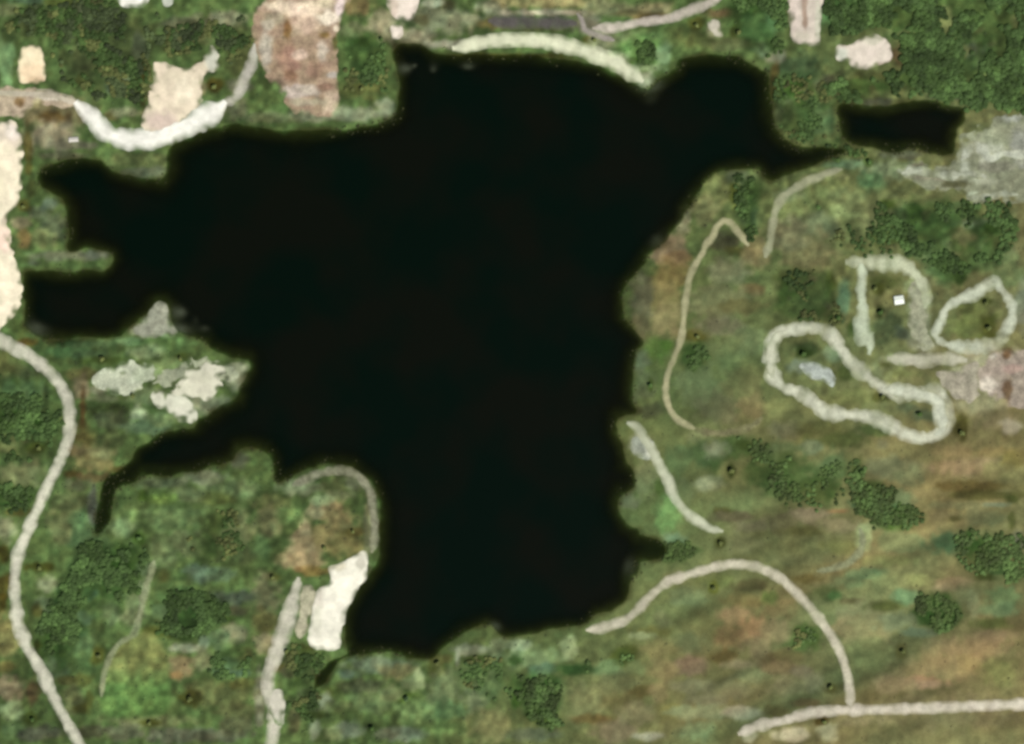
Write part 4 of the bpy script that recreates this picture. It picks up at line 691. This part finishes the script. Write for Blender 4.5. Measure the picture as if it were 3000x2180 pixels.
bed_patch('bare_earth', [(3240,1010),(2985,1030),(2930,1028),(2885,1050),(2850,1100),(2880,1160),(2930,1170),(2990,1200),(3240,1220)], (164,152,134), 'pinkish bare earth at the right edge by the dirt circuits', 'bare earth', M_SOIL, 0.25,
          blobs=[(2905,1042,14,10,(212,206,186)),(2890,1128,24,20,(218,208,188)),(2945,1040,14,14,(108,76,40)),(2948,1140,14,36,(104,80,50)),(2960,1080,30,14,(176,152,136))], ragged=8, seed=31)
bed_patch('bare_earth', [(2668,830),(2700,836),(2716,880),(2712,960),(2730,1010),(2700,1024),(2668,990),(2662,920)], (158,160,132), 'pale broken ground right of the white hut', 'bare earth', M_SOIL, 0.2, ragged=9, seed=45)
bed_patch('bare_earth', [(2740,1090),(2800,1080),(2860,1060),(2890,1110),(2860,1160),(2800,1170),(2760,1130)], (166,160,138), 'pale broken ground between the largest circuit and the pinkish earth', 'bare earth', M_SOIL, 0.2, ragged=10, seed=46)
# west bank clearings
bed_patch('stony_point', [(446,898),(468,886),(492,896),(498,940),(520,972),(480,990),(420,986),(384,966),(420,938)], (156,158,136), 'grey-white stony point jutting into the lake from the left headland', 'stony ground', M_SOIL, 0.22, ragged=6, seed=47)
bed_patch('bare_clearing', [(420,1085),(500,1070),(560,1060),(600,1052),(690,1070),(700,1100),(660,1120),(560,1120),(500,1140),(460,1130)], (160,166,136), 'broken grey-green ground linking the clearings of the left headland', 'bare ground', M_SOIL, 0.15, broken=2.2, ragged=13, seed=48)
bed_patch('bare_clearing', [(270,1112),(320,1078),(380,1062),(450,1064),(466,1094),(440,1134),(380,1154),(330,1150),(280,1140)], (190,196,168), 'grey-green bare clearing east of the left road bend', 'bare ground', M_SOIL, 0.25, broken=1.5, blobs=[(420,1100,24,24,(184,194,162))], ragged=10, seed=32)
bed_patch('bare_clearing', [(530,1102),(560,1064),(630,1060),(668,1078),(650,1120),(620,1160),(560,1166),(510,1150)], (218,216,190), 'pale sandy clearing on the left headland nearest the open lake', 'bare ground', M_SAND, 0.25, broken=1.5, blobs=[(600,1105,30,18,(206,204,178))], ragged=10, seed=33)
bed_patch('bare_clearing', [(452,1156),(520,1152),(560,1172),(576,1206),(560,1238),(516,1240),(490,1216),(458,1190)], (212,212,188), 'small pale clearing with a white spot on the left headland', 'bare ground', M_SAND, 0.25, broken=1.5, blobs=[(530,1205,16,16,(218,216,194))], ragged=9, seed=34)
# main tracks
track('gravel_road', [(-120,880),(-60,950),(0,995),(48,1022),(86,1042),(122,1068),(152,1096),(180,1130),(198,1165),(207,1205),(207,1250),(200,1295),(184,1335),(168,1372),(148,1412),(130,1450),(112,1490),(94,1530),(76,1572),(60,1612),(50,1655),(46,1715),(50,1775),(56,1828),(72,1868),(90,1908),(112,1942),(130,1975),(146,2012),(166,2050),(186,2088),(206,2124),(226,2160),(262,2230),(310,2330)],
      26, (212,210,186), 'long pale winding road down the left side', 'road', seed=35, rise=0.5)
track('gravel_road', [(1716,1846),(1760,1840),(1800,1828),(1838,1812),(1866,1788),(1892,1760),(1915,1736),(1940,1716),(1968,1698),(2005,1686),(2050,1672),(2095,1660),(2145,1652),(2195,1656),(2240,1668),(2282,1692),(2318,1722),(2350,1756),(2380,1790),(2408,1824),(2434,1862),(2456,1900),(2470,1938),(2480,1975),(2486,2015),(2488,2050),(2490,2076)],
      21, (204,198,172), 'curved pale road along the lower right lake shore', 'road', seed=36, rise=0.45)
track('gravel_road', [(2160,2148),(2210,2128),(2250,2116),(2300,2106),(2345,2092),(2400,2082),(2480,2078),(2570,2076),(2700,2072),(2850,2066),(3000,2060),(3200,2050)],
      23, (212,204,182), 'pale road near the bottom right corner meeting the curved road', 'road', seed=37, rise=0.35)
track('shore_strip', [(856,1422),(900,1402),(950,1384),(1000,1378),(1040,1388),(1066,1412),(1084,1440),(1092,1480),(1096,1530),(1096,1580),(1088,1620)], 20, (140,140,114), 'pale strip rimming the tip of the lower left peninsula', 'shore', M_SOIL, 0.3, wear=0.35, seed=50)
# white beach of the south-western peninsula
bed_patch('sand_beach', [(1072,1618),(1080,1672),(1056,1720),(1030,1766),(1012,1804),(1002,1854),(992,1900),(950,1910),(916,1900),(904,1860),(914,1790),(930,1730),(968,1696),(962,1660),(1006,1642),(1040,1630)],
          (248,244,222), 'large white sand beach on the lower peninsula', 'beach', blobs=[(925,1740,24,40,(224,216,196)),(940,1705,20,14,(214,198,178)),(985,1660,26,12,(214,206,178)),(1060,1650,14,20,(196,192,172)),(930,1830,16,40,(222,220,196))], rise=0.5, ragged=5, broken=0.6, seed=38)
bed_patch('sand_patch', [(885,1722),(912,1712),(928,1740),(916,1800),(900,1850),(878,1870),(862,1850),(872,1790)], (172,168,140), 'beige strip between the white beach and its side track', 'sand', M_SOIL, 0.2, ragged=4, seed=39)
track('gravel_track', [(876,1690),(870,1722),(858,1762),(848,1802),(834,1842),(820,1882),(806,1922),(792,1962),(784,1996),(790,2030),(806,2070),(806,2110),(798,2160),(790,2230),(780,2300)], 32, (208,204,182),
      'pale track running down from the white peninsula beach', seed=40)
bed_patch('sand_patch', [(792,2022),(832,2022),(836,2070),(834,2120),(812,2130),(796,2110),(788,2070)], (206,202,182), 'bright widening of the pale track near the bottom edge', 'sand', M_SAND, 0.55, ragged=4, seed=41)
track('grass_path', [(2516,1545),(2524,1580),(2514,1618),(2484,1646),(2438,1664),(2390,1672)], 17, (140,146,110),
      'faint pale path arching above the top right of the curved road', 'path', M_SOIL, 0.22, seed=43)
track('grass_path', [(455,1640),(440,1690),(426,1730),(416,1780),(404,1830),(392,1858),(352,1884),(326,1922),(312,1962),(304,2000),(300,2040)], 15, (142,150,112),
      'faint green path round the lighter round meadow', 'path', M_SOIL, 0.25, seed=42)

# ------------------------------------------------------------------ trees and scrub
def ico(sub):
    p = (1 + 5 ** 0.5) / 2
    v = [(-1,p,0),(1,p,0),(-1,-p,0),(1,-p,0),(0,-1,p),(0,1,p),(0,-1,-p),(0,1,-p),(p,0,-1),(p,0,1),(-p,0,-1),(-p,0,1)]
    f = [(0,11,5),(0,5,1),(0,1,7),(0,7,10),(0,10,11),(1,5,9),(5,11,4),(11,10,2),(10,7,6),(7,1,8),(3,9,4),(3,4,2),(3,2,6),(3,6,8),(3,8,9),(4,9,5),(2,4,11),(6,2,10),(8,6,7),(9,8,1)]
    v = [np.array(a, float) / np.linalg.norm(a) for a in v]
    for _ in range(sub):
        cache, nf = {}, []
        def mid(a, b):
            k = (min(a, b), max(a, b))
            if k not in cache:
                m = v[a] + v[b]
                v.append(m / np.linalg.norm(m)); cache[k] = len(v) - 1
            return cache[k]
        for a, b, c in f:
            ab, bc, ca = mid(a, b), mid(b, c), mid(c, a)
            nf += [(a, ab, ca), (b, bc, ab), (c, ca, bc), (ab, bc, ca)]
        f = nf
    return np.array(v), np.array(f)

rs = np.random.RandomState(7)
IV, IF = ico(1)
CROWNS = []                                        # ragged crown shapes, unit radius, standing on z = 0
for k in range(8):
    r = 0.72 + 0.5 * rs.rand(len(IV))
    c = IV * r[:, None]
    c[:, 2] = c[:, 2] * 0.42 + 0.5
    CROWNS.append(c)

def crowns_mesh(name, x, y, rad, rgb, label, kind='stuff', cat='woodland', low=0.0):
    n = len(x)
    which = rs.randint(0, len(CROWNS), n)
    base = np.stack(CROWNS)[which]
    a = rs.rand(n) * 2 * math.pi
    ca, sa = np.cos(a)[:, None], np.sin(a)[:, None]
    vx = (base[..., 0] * ca - base[..., 1] * sa) * rad[:, None] + x[:, None]
    vy = (base[..., 0] * sa + base[..., 1] * ca) * rad[:, None] + y[:, None]
    hz = rad * (1.0 + 0.25 * rs.rand(n))
    vz = base[..., 2] * hz[:, None] + (height(x, y) - 0.25 * rad + low)[:, None]
    v = np.stack([vx, vy, vz], -1).reshape(-1, 3)
    f = (IF[None] + (np.arange(n) * len(IV))[:, None, None]).reshape(-1, 3)
    cc = rgb[:, None, :] * (0.8 + 0.4 * rs.rand(n, len(IV)))[..., None]
    o = mesh_obj(name, v, f, M_LEAF, cc.reshape(-1, 3), smooth=False)
    return tag(o, label, cat, kind)

def scatter(poly_px, spacing, keep, seed, patch=45, thresh=-0.15):
    poly = smooth_poly(PW(poly_px), 2)
    lo, hi = poly.min(0), poly.max(0)
    r = np.random.RandomState(seed)
    x, y = np.meshgrid(np.arange(lo[0], hi[0], spacing), np.arange(lo[1], hi[1], spacing))
    x, y = x.ravel() + r.uniform(-.6, .6, x.size) * spacing, y.ravel() + r.uniform(-.6, .6, y.size) * spacing
    sdp = poly_sd(x, y, poly) + 20 * fbm(x, y, 32, 170, 3)
    m = (sdp > 0) & (r.rand(x.size) < keep * np.clip(0.45 + sdp / 22, 0, 1)) & (fbm(x, y, patch, 180 + seed, 3) > thresh)
    m &= field(SD, x, y) < -4
    for B in BARE:
        m &= poly_sd(x, y, B) < -2.5
    return x[m], y[m]

BARE = []                                          # beds that stay clear of trees
for pts in ([(62,140),(128,142),(138,240),(56,244)], [(452,182),(640,140),(638,212),(598,222),(592,290),(510,372),(410,386),(446,262)], [(340,-30),(440,-30),(405,28)],
            [(2306,-40),(2410,-40),(2402,135),(2318,130)], [(2446,132),(2510,118),(2545,102),(2610,130),(2612,180),(2530,206),(2448,178)],
            [(60,250),(260,300),(330,390),(300,430),(80,430)], [(2600,850),(2660,850),(2660,910),(2600,910)]):
    BARE.append(np.array(PW(pts)))
def road_clear(pts, w):
    P = smooth_poly(PW(pts), 3, False)
    t = np.gradient(P, axis=0)
    n = np.stack([-t[:, 1], t[:, 0]], -1) / np.hypot(t[:, 0], t[:, 1])[:, None]
    BARE.append(np.vstack([P + n * w, (P - n * w)[::-1]]))
road_clear([(0,995),(86,1042),(152,1096),(198,1165),(207,1250),(184,1335),(148,1412),(112,1490),(76,1572),(50,1655),(46,1715),(56,1828),(90,1908),(130,1975),(166,2050),(206,2124),(262,2230)], 10)
road_clear([(455,1640),(426,1730),(404,1830),(352,1884),(312,1962),(300,2040)], 5)

for k, (poly, sp, keep, mix, rad, th, label) in enumerate(WOODS):
    x, y = scatter(poly, sp * 0.84, min(keep + 0.22, 1), 300 + k, thresh=th)
    mixA = np.stack(mix)
    pick = np.clip(((fbm(x, y, 40, 190 + k, 2) * 0.9 + 0.5) * len(mix)).astype(int), 0, len(mix) - 1)
    rgb = mixA[pick] * ((0.75 + 0.5 * rs.rand(len(x))) * np.exp(0.45 * noise(x, y, 16, 230) + 0.2 * noise(x, y, 40, 231)))[:, None]
    shrubby = np.clip((x + 100) / 300, 0, 1) * np.clip((-y + 100) / 200, 0, 1)        # lower, lighter shrubs on the south-eastern heath
    rgb = rgb * (1 + 0.12 * shrubby)[:, None] * np.array((1, 1, 1)) + np.array((.008, .002, .002)) * shrubby[:, None]
    R = rad * (1 - 0.05 * shrubby) * (0.95 + 0.75 * rs.rand(len(x)))
    crowns_mesh('woodland', x, y, R, rgb, label)

# low scrub over the open heath
sx, sy = rs.uniform(-1060, 1060, 9000), rs.uniform(-790, 790, 9000)
m = (field(SD, sx, sy) < -6) & (fbm(sx, sy, 70, 240, 3) > rs.uniform(-.45, .5, 9000)) & (rs.rand(9000) > 0.8 * field(calm, sx, sy))
for B in BARE:
    m &= poly_sd(sx, sy, B) < -3
allroads = [(o, o.data) for o in col.objects if o.type == 'MESH' and o.get('kind') == 'structure' and o.name.split('.')[0] not in ('ground', 'reservoir_water', 'pond_water')]
busy = np.zeros(GX.shape, bool)
for o, me in allroads:
    co = np.empty(len(me.vertices) * 3, np.float32); me.vertices.foreach_get('co', co); co = co.reshape(-1, 3)
    i = np.clip(np.round((co[:, 0] - X0) / STEP).astype(int), 1, nx - 2); j = np.clip(np.round((co[:, 1] - Y0) / STEP).astype(int), 1, ny - 2)
    for di in (-1, 0, 1):
        for dj in (-1, 0, 1):
            busy[j + dj, i + di] = True
m &= ~field(busy, sx, sy)
sx, sy = sx[m], sy[m]
gc = field(C, sx, sy)
crowns_mesh('heath_scrub', sx, sy, rs.uniform(1.0, 2.3, len(sx)), gc * rs.uniform(.6, 1.15, (len(sx), 1)) + 0.004, 'low dark bushes dotted over the open heath', 'stuff', 'scrub')

# reeds and drowned brush along the waterline
qx, qy = rs.uniform(-990, 990, 60000), rs.uniform(-730, 730, 60000)
sdq = field(SD, qx, qy)
m = (sdq > -6) & (sdq < 13) & (fbm(qx, qy, 40, 250, 3) > rs.uniform(-.35, .45, 60000) + np.clip(sdq, 0, 20) * 0.02) & ~field(busy, qx, qy)
qx, qy = qx[m], qy[m]
crowns_mesh('reed_fringe', qx, qy, rs.uniform(0.8, 2.0, len(qx)), np.array((.040, .044, .014)) * rs.uniform(.4, 1.3, (len(qx), 1)), 'dark reeds and brush fringing the waterline', 'stuff', 'reeds', low=0.3)

# single trees that stand apart
IV2, IF2 = ico(2)
def tree_meshes(seed, rad, tall):
    r = np.random.RandomState(seed)
    vs, fs, cs, off = [], [], [], 0
    for k in range(5):
        a, d = r.rand() * 6.283, (0 if k == 0 else 0.5 * rad)
        rr = rad * (0.68 if k == 0 else 0.52)
        c = IV * (0.78 + 0.42 * r.rand(len(IV)))[:, None] * rr
        c += (d * math.cos(a), d * math.sin(a), tall * (0.68 if k == 0 else 0.5) + 0.1 * rad * r.randn())
        vs.append(c); fs.append(IF + off); off += len(IV)
        cs.append(np.full((len(IV), 1), 0.8 + 0.4 * r.rand()) * (0.85 + 0.3 * r.rand(len(IV), 1)))
    crown = (np.vstack(vs), np.vstack(fs), np.vstack(cs))
    n = 7
    ring = lambda R, z, lx=0.0: [(R * math.cos(6.2832 * i / n) + lx, R * math.sin(6.2832 * i / n), z) for i in range(n)]
    tv = np.array(ring(.07 * rad + .14, -0.6) + ring(.05 * rad + .1, tall * .3, .1) + ring(.03 * rad + .05, tall * .62, .2))
    tf = [(l * n + i, l * n + (i + 1) % n, (l + 1) * n + (i + 1) % n, (l + 1) * n + i) for l in range(2) for i in range(n)]
    return crown, (tv, np.array(tf))

SINGLE = [  # pixel, crown radius in m, colour, label
 (950,1605,5.0,LEAF_OLIVE,'lone dark bush tree on the brown tip of the lower left peninsula'),
 (2140,1378,6.0,LEAF_OLIVE,'lone dark tree just above the lower right beach end, in green grass'),
 (2110,1592,5.6,LEAF_OLIVE,'dark tree just above the bend of the curved shore road'),
 (2545,476,5.4,LEAF_MID,'green tree right below the lake-to-pond channel end'),
 (1118,116,5.0,LEAF_DARK,'dark tree on the shore corner by the tiny pale spot'),
 (628,255,5.4,LEAF_OLIVE,'brownish green tree at the right edge of the tan field'),
 (520,158,5.0,LEAF_OLIVE,'olive tree on the top edge of the tan field'),
 (420,270,5.0,LEAF_OLIVE,'olive tree on the left edge of the tan field'),
 (2815,1268,6.0,LEAF_OLIVE,'dark olive tree outside the right end of the largest dirt circuit'),
 (2580,1162,5.0,LEAF_OLIVE,'olive tree in the narrow waist of the largest dirt circuit'),
 (2350,1036,6.0,LEAF_DARK,'dark tree inside the left end of the largest dirt circuit'),
 (2690,1214,5.6,LEAF_DARK,'dark tree inside the right end of the largest dirt circuit'),
 (2575,915,5.4,LEAF_DARK,'dark tree between the white hut and the downward dirt track'),
 (2560,846,5.2,LEAF_OLIVE,'olive tree under the arching dirt track, above the hut'),
 (2885,888,5.4,LEAF_OLIVE,'olive tree in the upper part of the small dirt ring'),
 (2892,960,6.0,LEAF_OLIVE,'larger olive tree in the lower part of the small dirt ring'),
 (2450,932,6.0,LEAF_DARK,'darkest tree at the top of the largest dirt circuit'),
 (2520,1380,5.6,LEAF_DARK,'dark tree standing above the ragged copse in the right heath'),
 (1905,1128,5.0,LEAF_MID,'green tree between the lakeside track and the right shore'),
 (2090,1722,5.0,LEAF_OLIVE,'olive tree just below the top of the curved shore road'),
 (2640,1906,5.2,LEAF_OLIVE,'lone brownish tree in the bare heath right of the curved road'),
 (2412,2112,4.6,LEAF_OLIVE,'small dark tree below the bottom right road junction'),
 (2430,2010,5.6,LEAF_OLIVE,'olive tree left of the road just above the bottom junction'),
 (1192,2046,5.6,LEAF_BRIGHT*0.7,'green tree in the middle of the bottom shore meadow'),
 (1282,1942,5.2,LEAF_OLIVE,'olive tree at the water on the bottom shore'),
 (1090,2132,5.6,LEAF_DARK,'dark tree at the bottom edge right of the lower pale track'),
 (840,1908,4.8,LEAF_OLIVE,'olive tree beside the pale track below the white beach'),
 (800,1690,5.0,LEAF_OLIVE,'olive tree left of the top of the pale peninsula track'),
 (558,2046,6.0,LEAF_OLIVE,'olive tree right of the round meadow'),
 (292,1920,5.4,LEAF_OLIVE,'olive tree at the left rim of the round meadow'),
 (440,2115,4.6,LEAF_OLIVE,'small olive tree below the round meadow near the bottom edge'),
 (410,1576,5.6,LEAF_MID,'green tree near the tip of the narrow left inlet'),
 (120,1662,5.4,LEAF_OLIVE,'dark olive tree right beside the winding road at lower left'),
 (98,2104,5.0,LEAF_DARK,'dark tree left of the winding road near the bottom edge'),
 (530,1052,4.8,LEAF_OLIVE,'olive tree above the sandy clearing on the left headland'),
 (300,1052,5.6,LEAF_OLIVE,'dark tree above the grey-green clearing by the left road'),
 (390,1160,5.0,LEAF_OLIVE,'olive tree below the grey-green clearing by the left road'),
 (118,1312,5.2,LEAF_OLIVE,'olive tree just left of the winding road, below the wood'),
 (70,606,4.6,LEAF_OLIVE,'brownish tree at the right edge of the left sand bank'),
 (1740,118,4.4,LEAF_OLIVE,'small olive tree above the right end of the crescent beach'),
 (2040,76,5.2,LEAF_OLIVE,'olive tree between the top road and the small beige spot'),
 (2162,96,5.4,LEAF_OLIVE,'olive tree above the upper right bay of the lake'),
 (1060,262,5.0,LEAF_OLIVE,'yellowish olive tree below the small green copse'),
 (1034,1556,4.4,LEAF_OLIVE,'small brown-green tree on the right rim of the peninsula tip'),
 (2042,986,4.8,LEAF_OLIVE,'olive tree above the small dark grove by the lakeside track'),
]
for k, (px, py, R, rgb, label) in enumerate(SINGLE):
    x, y = (float(v) for v in W(px, py))
    tall = R * 1.35
    (cv, cf, cc), (tv, tf) = tree_meshes(500 + k, R, tall)
    e = bpy.data.objects.new('tree', None)
    col.objects.link(e)
    e.location = (x, y, float(height(x, y)))
    e.empty_display_size = 3
    tag(e, label, 'tree', group='trees standing alone on the heath')
    mesh_obj('trunk', tv, tf, M_BARK, parent=e)
    mesh_obj('crown', cv, cf, M_LEAF, rgb * 1.5 * cc, parent=e, smooth=False)

# ------------------------------------------------------------------ buildings
M_ROOFW = plain_material('white_sheet_roof', (0.80, 0.84, 0.74), 0.5, 0.05, 0.5)
M_ROOFG = plain_material('weathered_sheet_roof', (0.58, 0.55, 0.48), 0.6, 0.08, 0.5)
M_WALL = plain_material('rendered_wall', (0.55, 0.53, 0.46), 0.9)
M_WOOD = plain_material('painted_wood', (0.12, 0.09, 0.06), 0.7)
M_GLASS = plain_material('window_glass', (0.03, 0.04, 0.05), 0.1, 0.02)

def boxv(x0, x1, y0, y1, z0, z1):
    v = [(x0,y0,z0),(x1,y0,z0),(x1,y1,z0),(x0,y1,z0),(x0,y0,z1),(x1,y0,z1),(x1,y1,z1),(x0,y1,z1)]
    return np.array(v, float), np.array([(0,3,2,1),(4,5,6,7),(0,1,5,4),(1,2,6,5),(2,3,7,6),(3,0,4,7)])

def house(name, px, py, lx, ly, wall_h, ridge, rot, roof_mat, label, cat):
    x, y = (float(v) for v in W(px, py))
    e = bpy.data.objects.new(name, None)
    col.objects.link(e)
    corners = [height(x + sx_ * lx / 2, y + sy_ * ly / 2) for sx_ in (-1, 1) for sy_ in (-1, 1)]
    e.location = (x, y, float(min(corners)) - 0.1)
    e.rotation_euler = (0, 0, math.radians(rot))
    tag(e, label, cat)
    hx, hy, t = lx / 2, ly / 2, 0.3
    for (a, b, c, d) in ((-hx, hx, -hy, -hy + t), (-hx, hx, hy - t, hy), (-hx, -hx + t, -hy + t, hy - t), (hx - t, hx, -hy + t, hy - t)):
        v, f = boxv(a, b, c, d, 0, wall_h)
        mesh_obj('wall', v, f, M_WALL, parent=e, smooth=False)
    for sgn in (-1, 1):                              # gables
        g = np.array([(sgn * hx, -hy, wall_h), (sgn * hx, hy, wall_h), (sgn * hx, 0, wall_h + ridge),
                      (sgn * (hx - t), -hy, wall_h), (sgn * (hx - t), hy, wall_h), (sgn * (hx - t), 0, wall_h + ridge)])
        mesh_obj('gable', g, np.array([(0,1,2),(5,4,3),(0,3,4),(0,4,1),(1,4,5),(1,5,2),(2,5,3),(2,3,0)]), M_WALL, parent=e, smooth=False)
    o_ = 0.5
    for sgn in (-1, 1):                              # two roof slopes with ribs
        zE, zR = wall_h - o_ * ridge / hy + 0.12, wall_h + ridge + 0.12
        A = [(-hx - o_, sgn * (hy + o_), zE), (hx + o_, sgn * (hy + o_), zE), (hx + o_, sgn * 0.01, zR), (-hx - o_, sgn * 0.01, zR)]
        v = np.array(A + [(p[0], p[1], p[2] + 0.14) for p in A])
        f = np.array([(0,1,2,3),(7,6,5,4),(0,4,5,1),(1,5,6,2),(2,6,7,3),(3,7,4,0)])
        rf = mesh_obj('roof_slope', v, f, roof_mat, parent=e, smooth=False)
        n = max(int(lx // 1.6), 3)
        for i in range(n + 1):
            rx = -hx - o_ + 0.06 + (lx + 2 * o_ - 0.12) * i / n
            R_ = [(rx - .05, sgn * (hy + o_), zE + .14), (rx + .05, sgn * (hy + o_), zE + .14), (rx + .05, sgn * .05, zR + .14), (rx - .05, sgn * .05, zR + .14)]
            vv = np.array(R_ + [(p[0], p[1], p[2] + 0.06) for p in R_])
            mesh_obj('roof_rib', vv, f, roof_mat, parent=rf, smooth=False)
    v, f = boxv(-hx - o_, hx + o_, -.22, .22, wall_h + ridge + .22, wall_h + ridge + .36)
    mesh_obj('ridge_cap', v, f, roof_mat, parent=e, smooth=False)
    v, f = boxv(-.6, .6, -hy - .06, -hy - .003, 0, 2.1)
    d = mesh_obj('door', v, f, M_WOOD, parent=e, smooth=False)
    v, f = boxv(.4, .48, -hy - .12, -hy - .06, 1.0, 1.14)
    mesh_obj('door_handle', v, f, M_GLASS, parent=d, smooth=False)
    for wx in (-hx * .6, hx * .6):
        for sgn in (-1, 1):
            ya, yb = sorted((sgn * (hy + .003), sgn * (hy + .05)))
            v, f = boxv(wx - .7, wx + .7, ya, yb, 1.0, 2.1)
            w_ = mesh_obj('window', v, f, M_WOOD, parent=e, smooth=False)
            ya, yb = sorted((sgn * (hy + .05), sgn * (hy + .08)))
            v, f = boxv(wx - .58, wx + .58, ya, yb, 1.12, 1.98)
            mesh_obj('pane', v, f, M_GLASS, parent=w_, smooth=False)
    return e

house('hut', 2630, 880, 17, 15, 3.2, 1.8, 8, M_ROOFW, 'white-roofed hut standing among the dirt circuits at right', 'hut')
house('shed', 217, 410, 17, 8, 2.8, 1.1, 4, M_ROOFG, 'pale-roofed shed on the brown earth beside the white beach', 'shed')
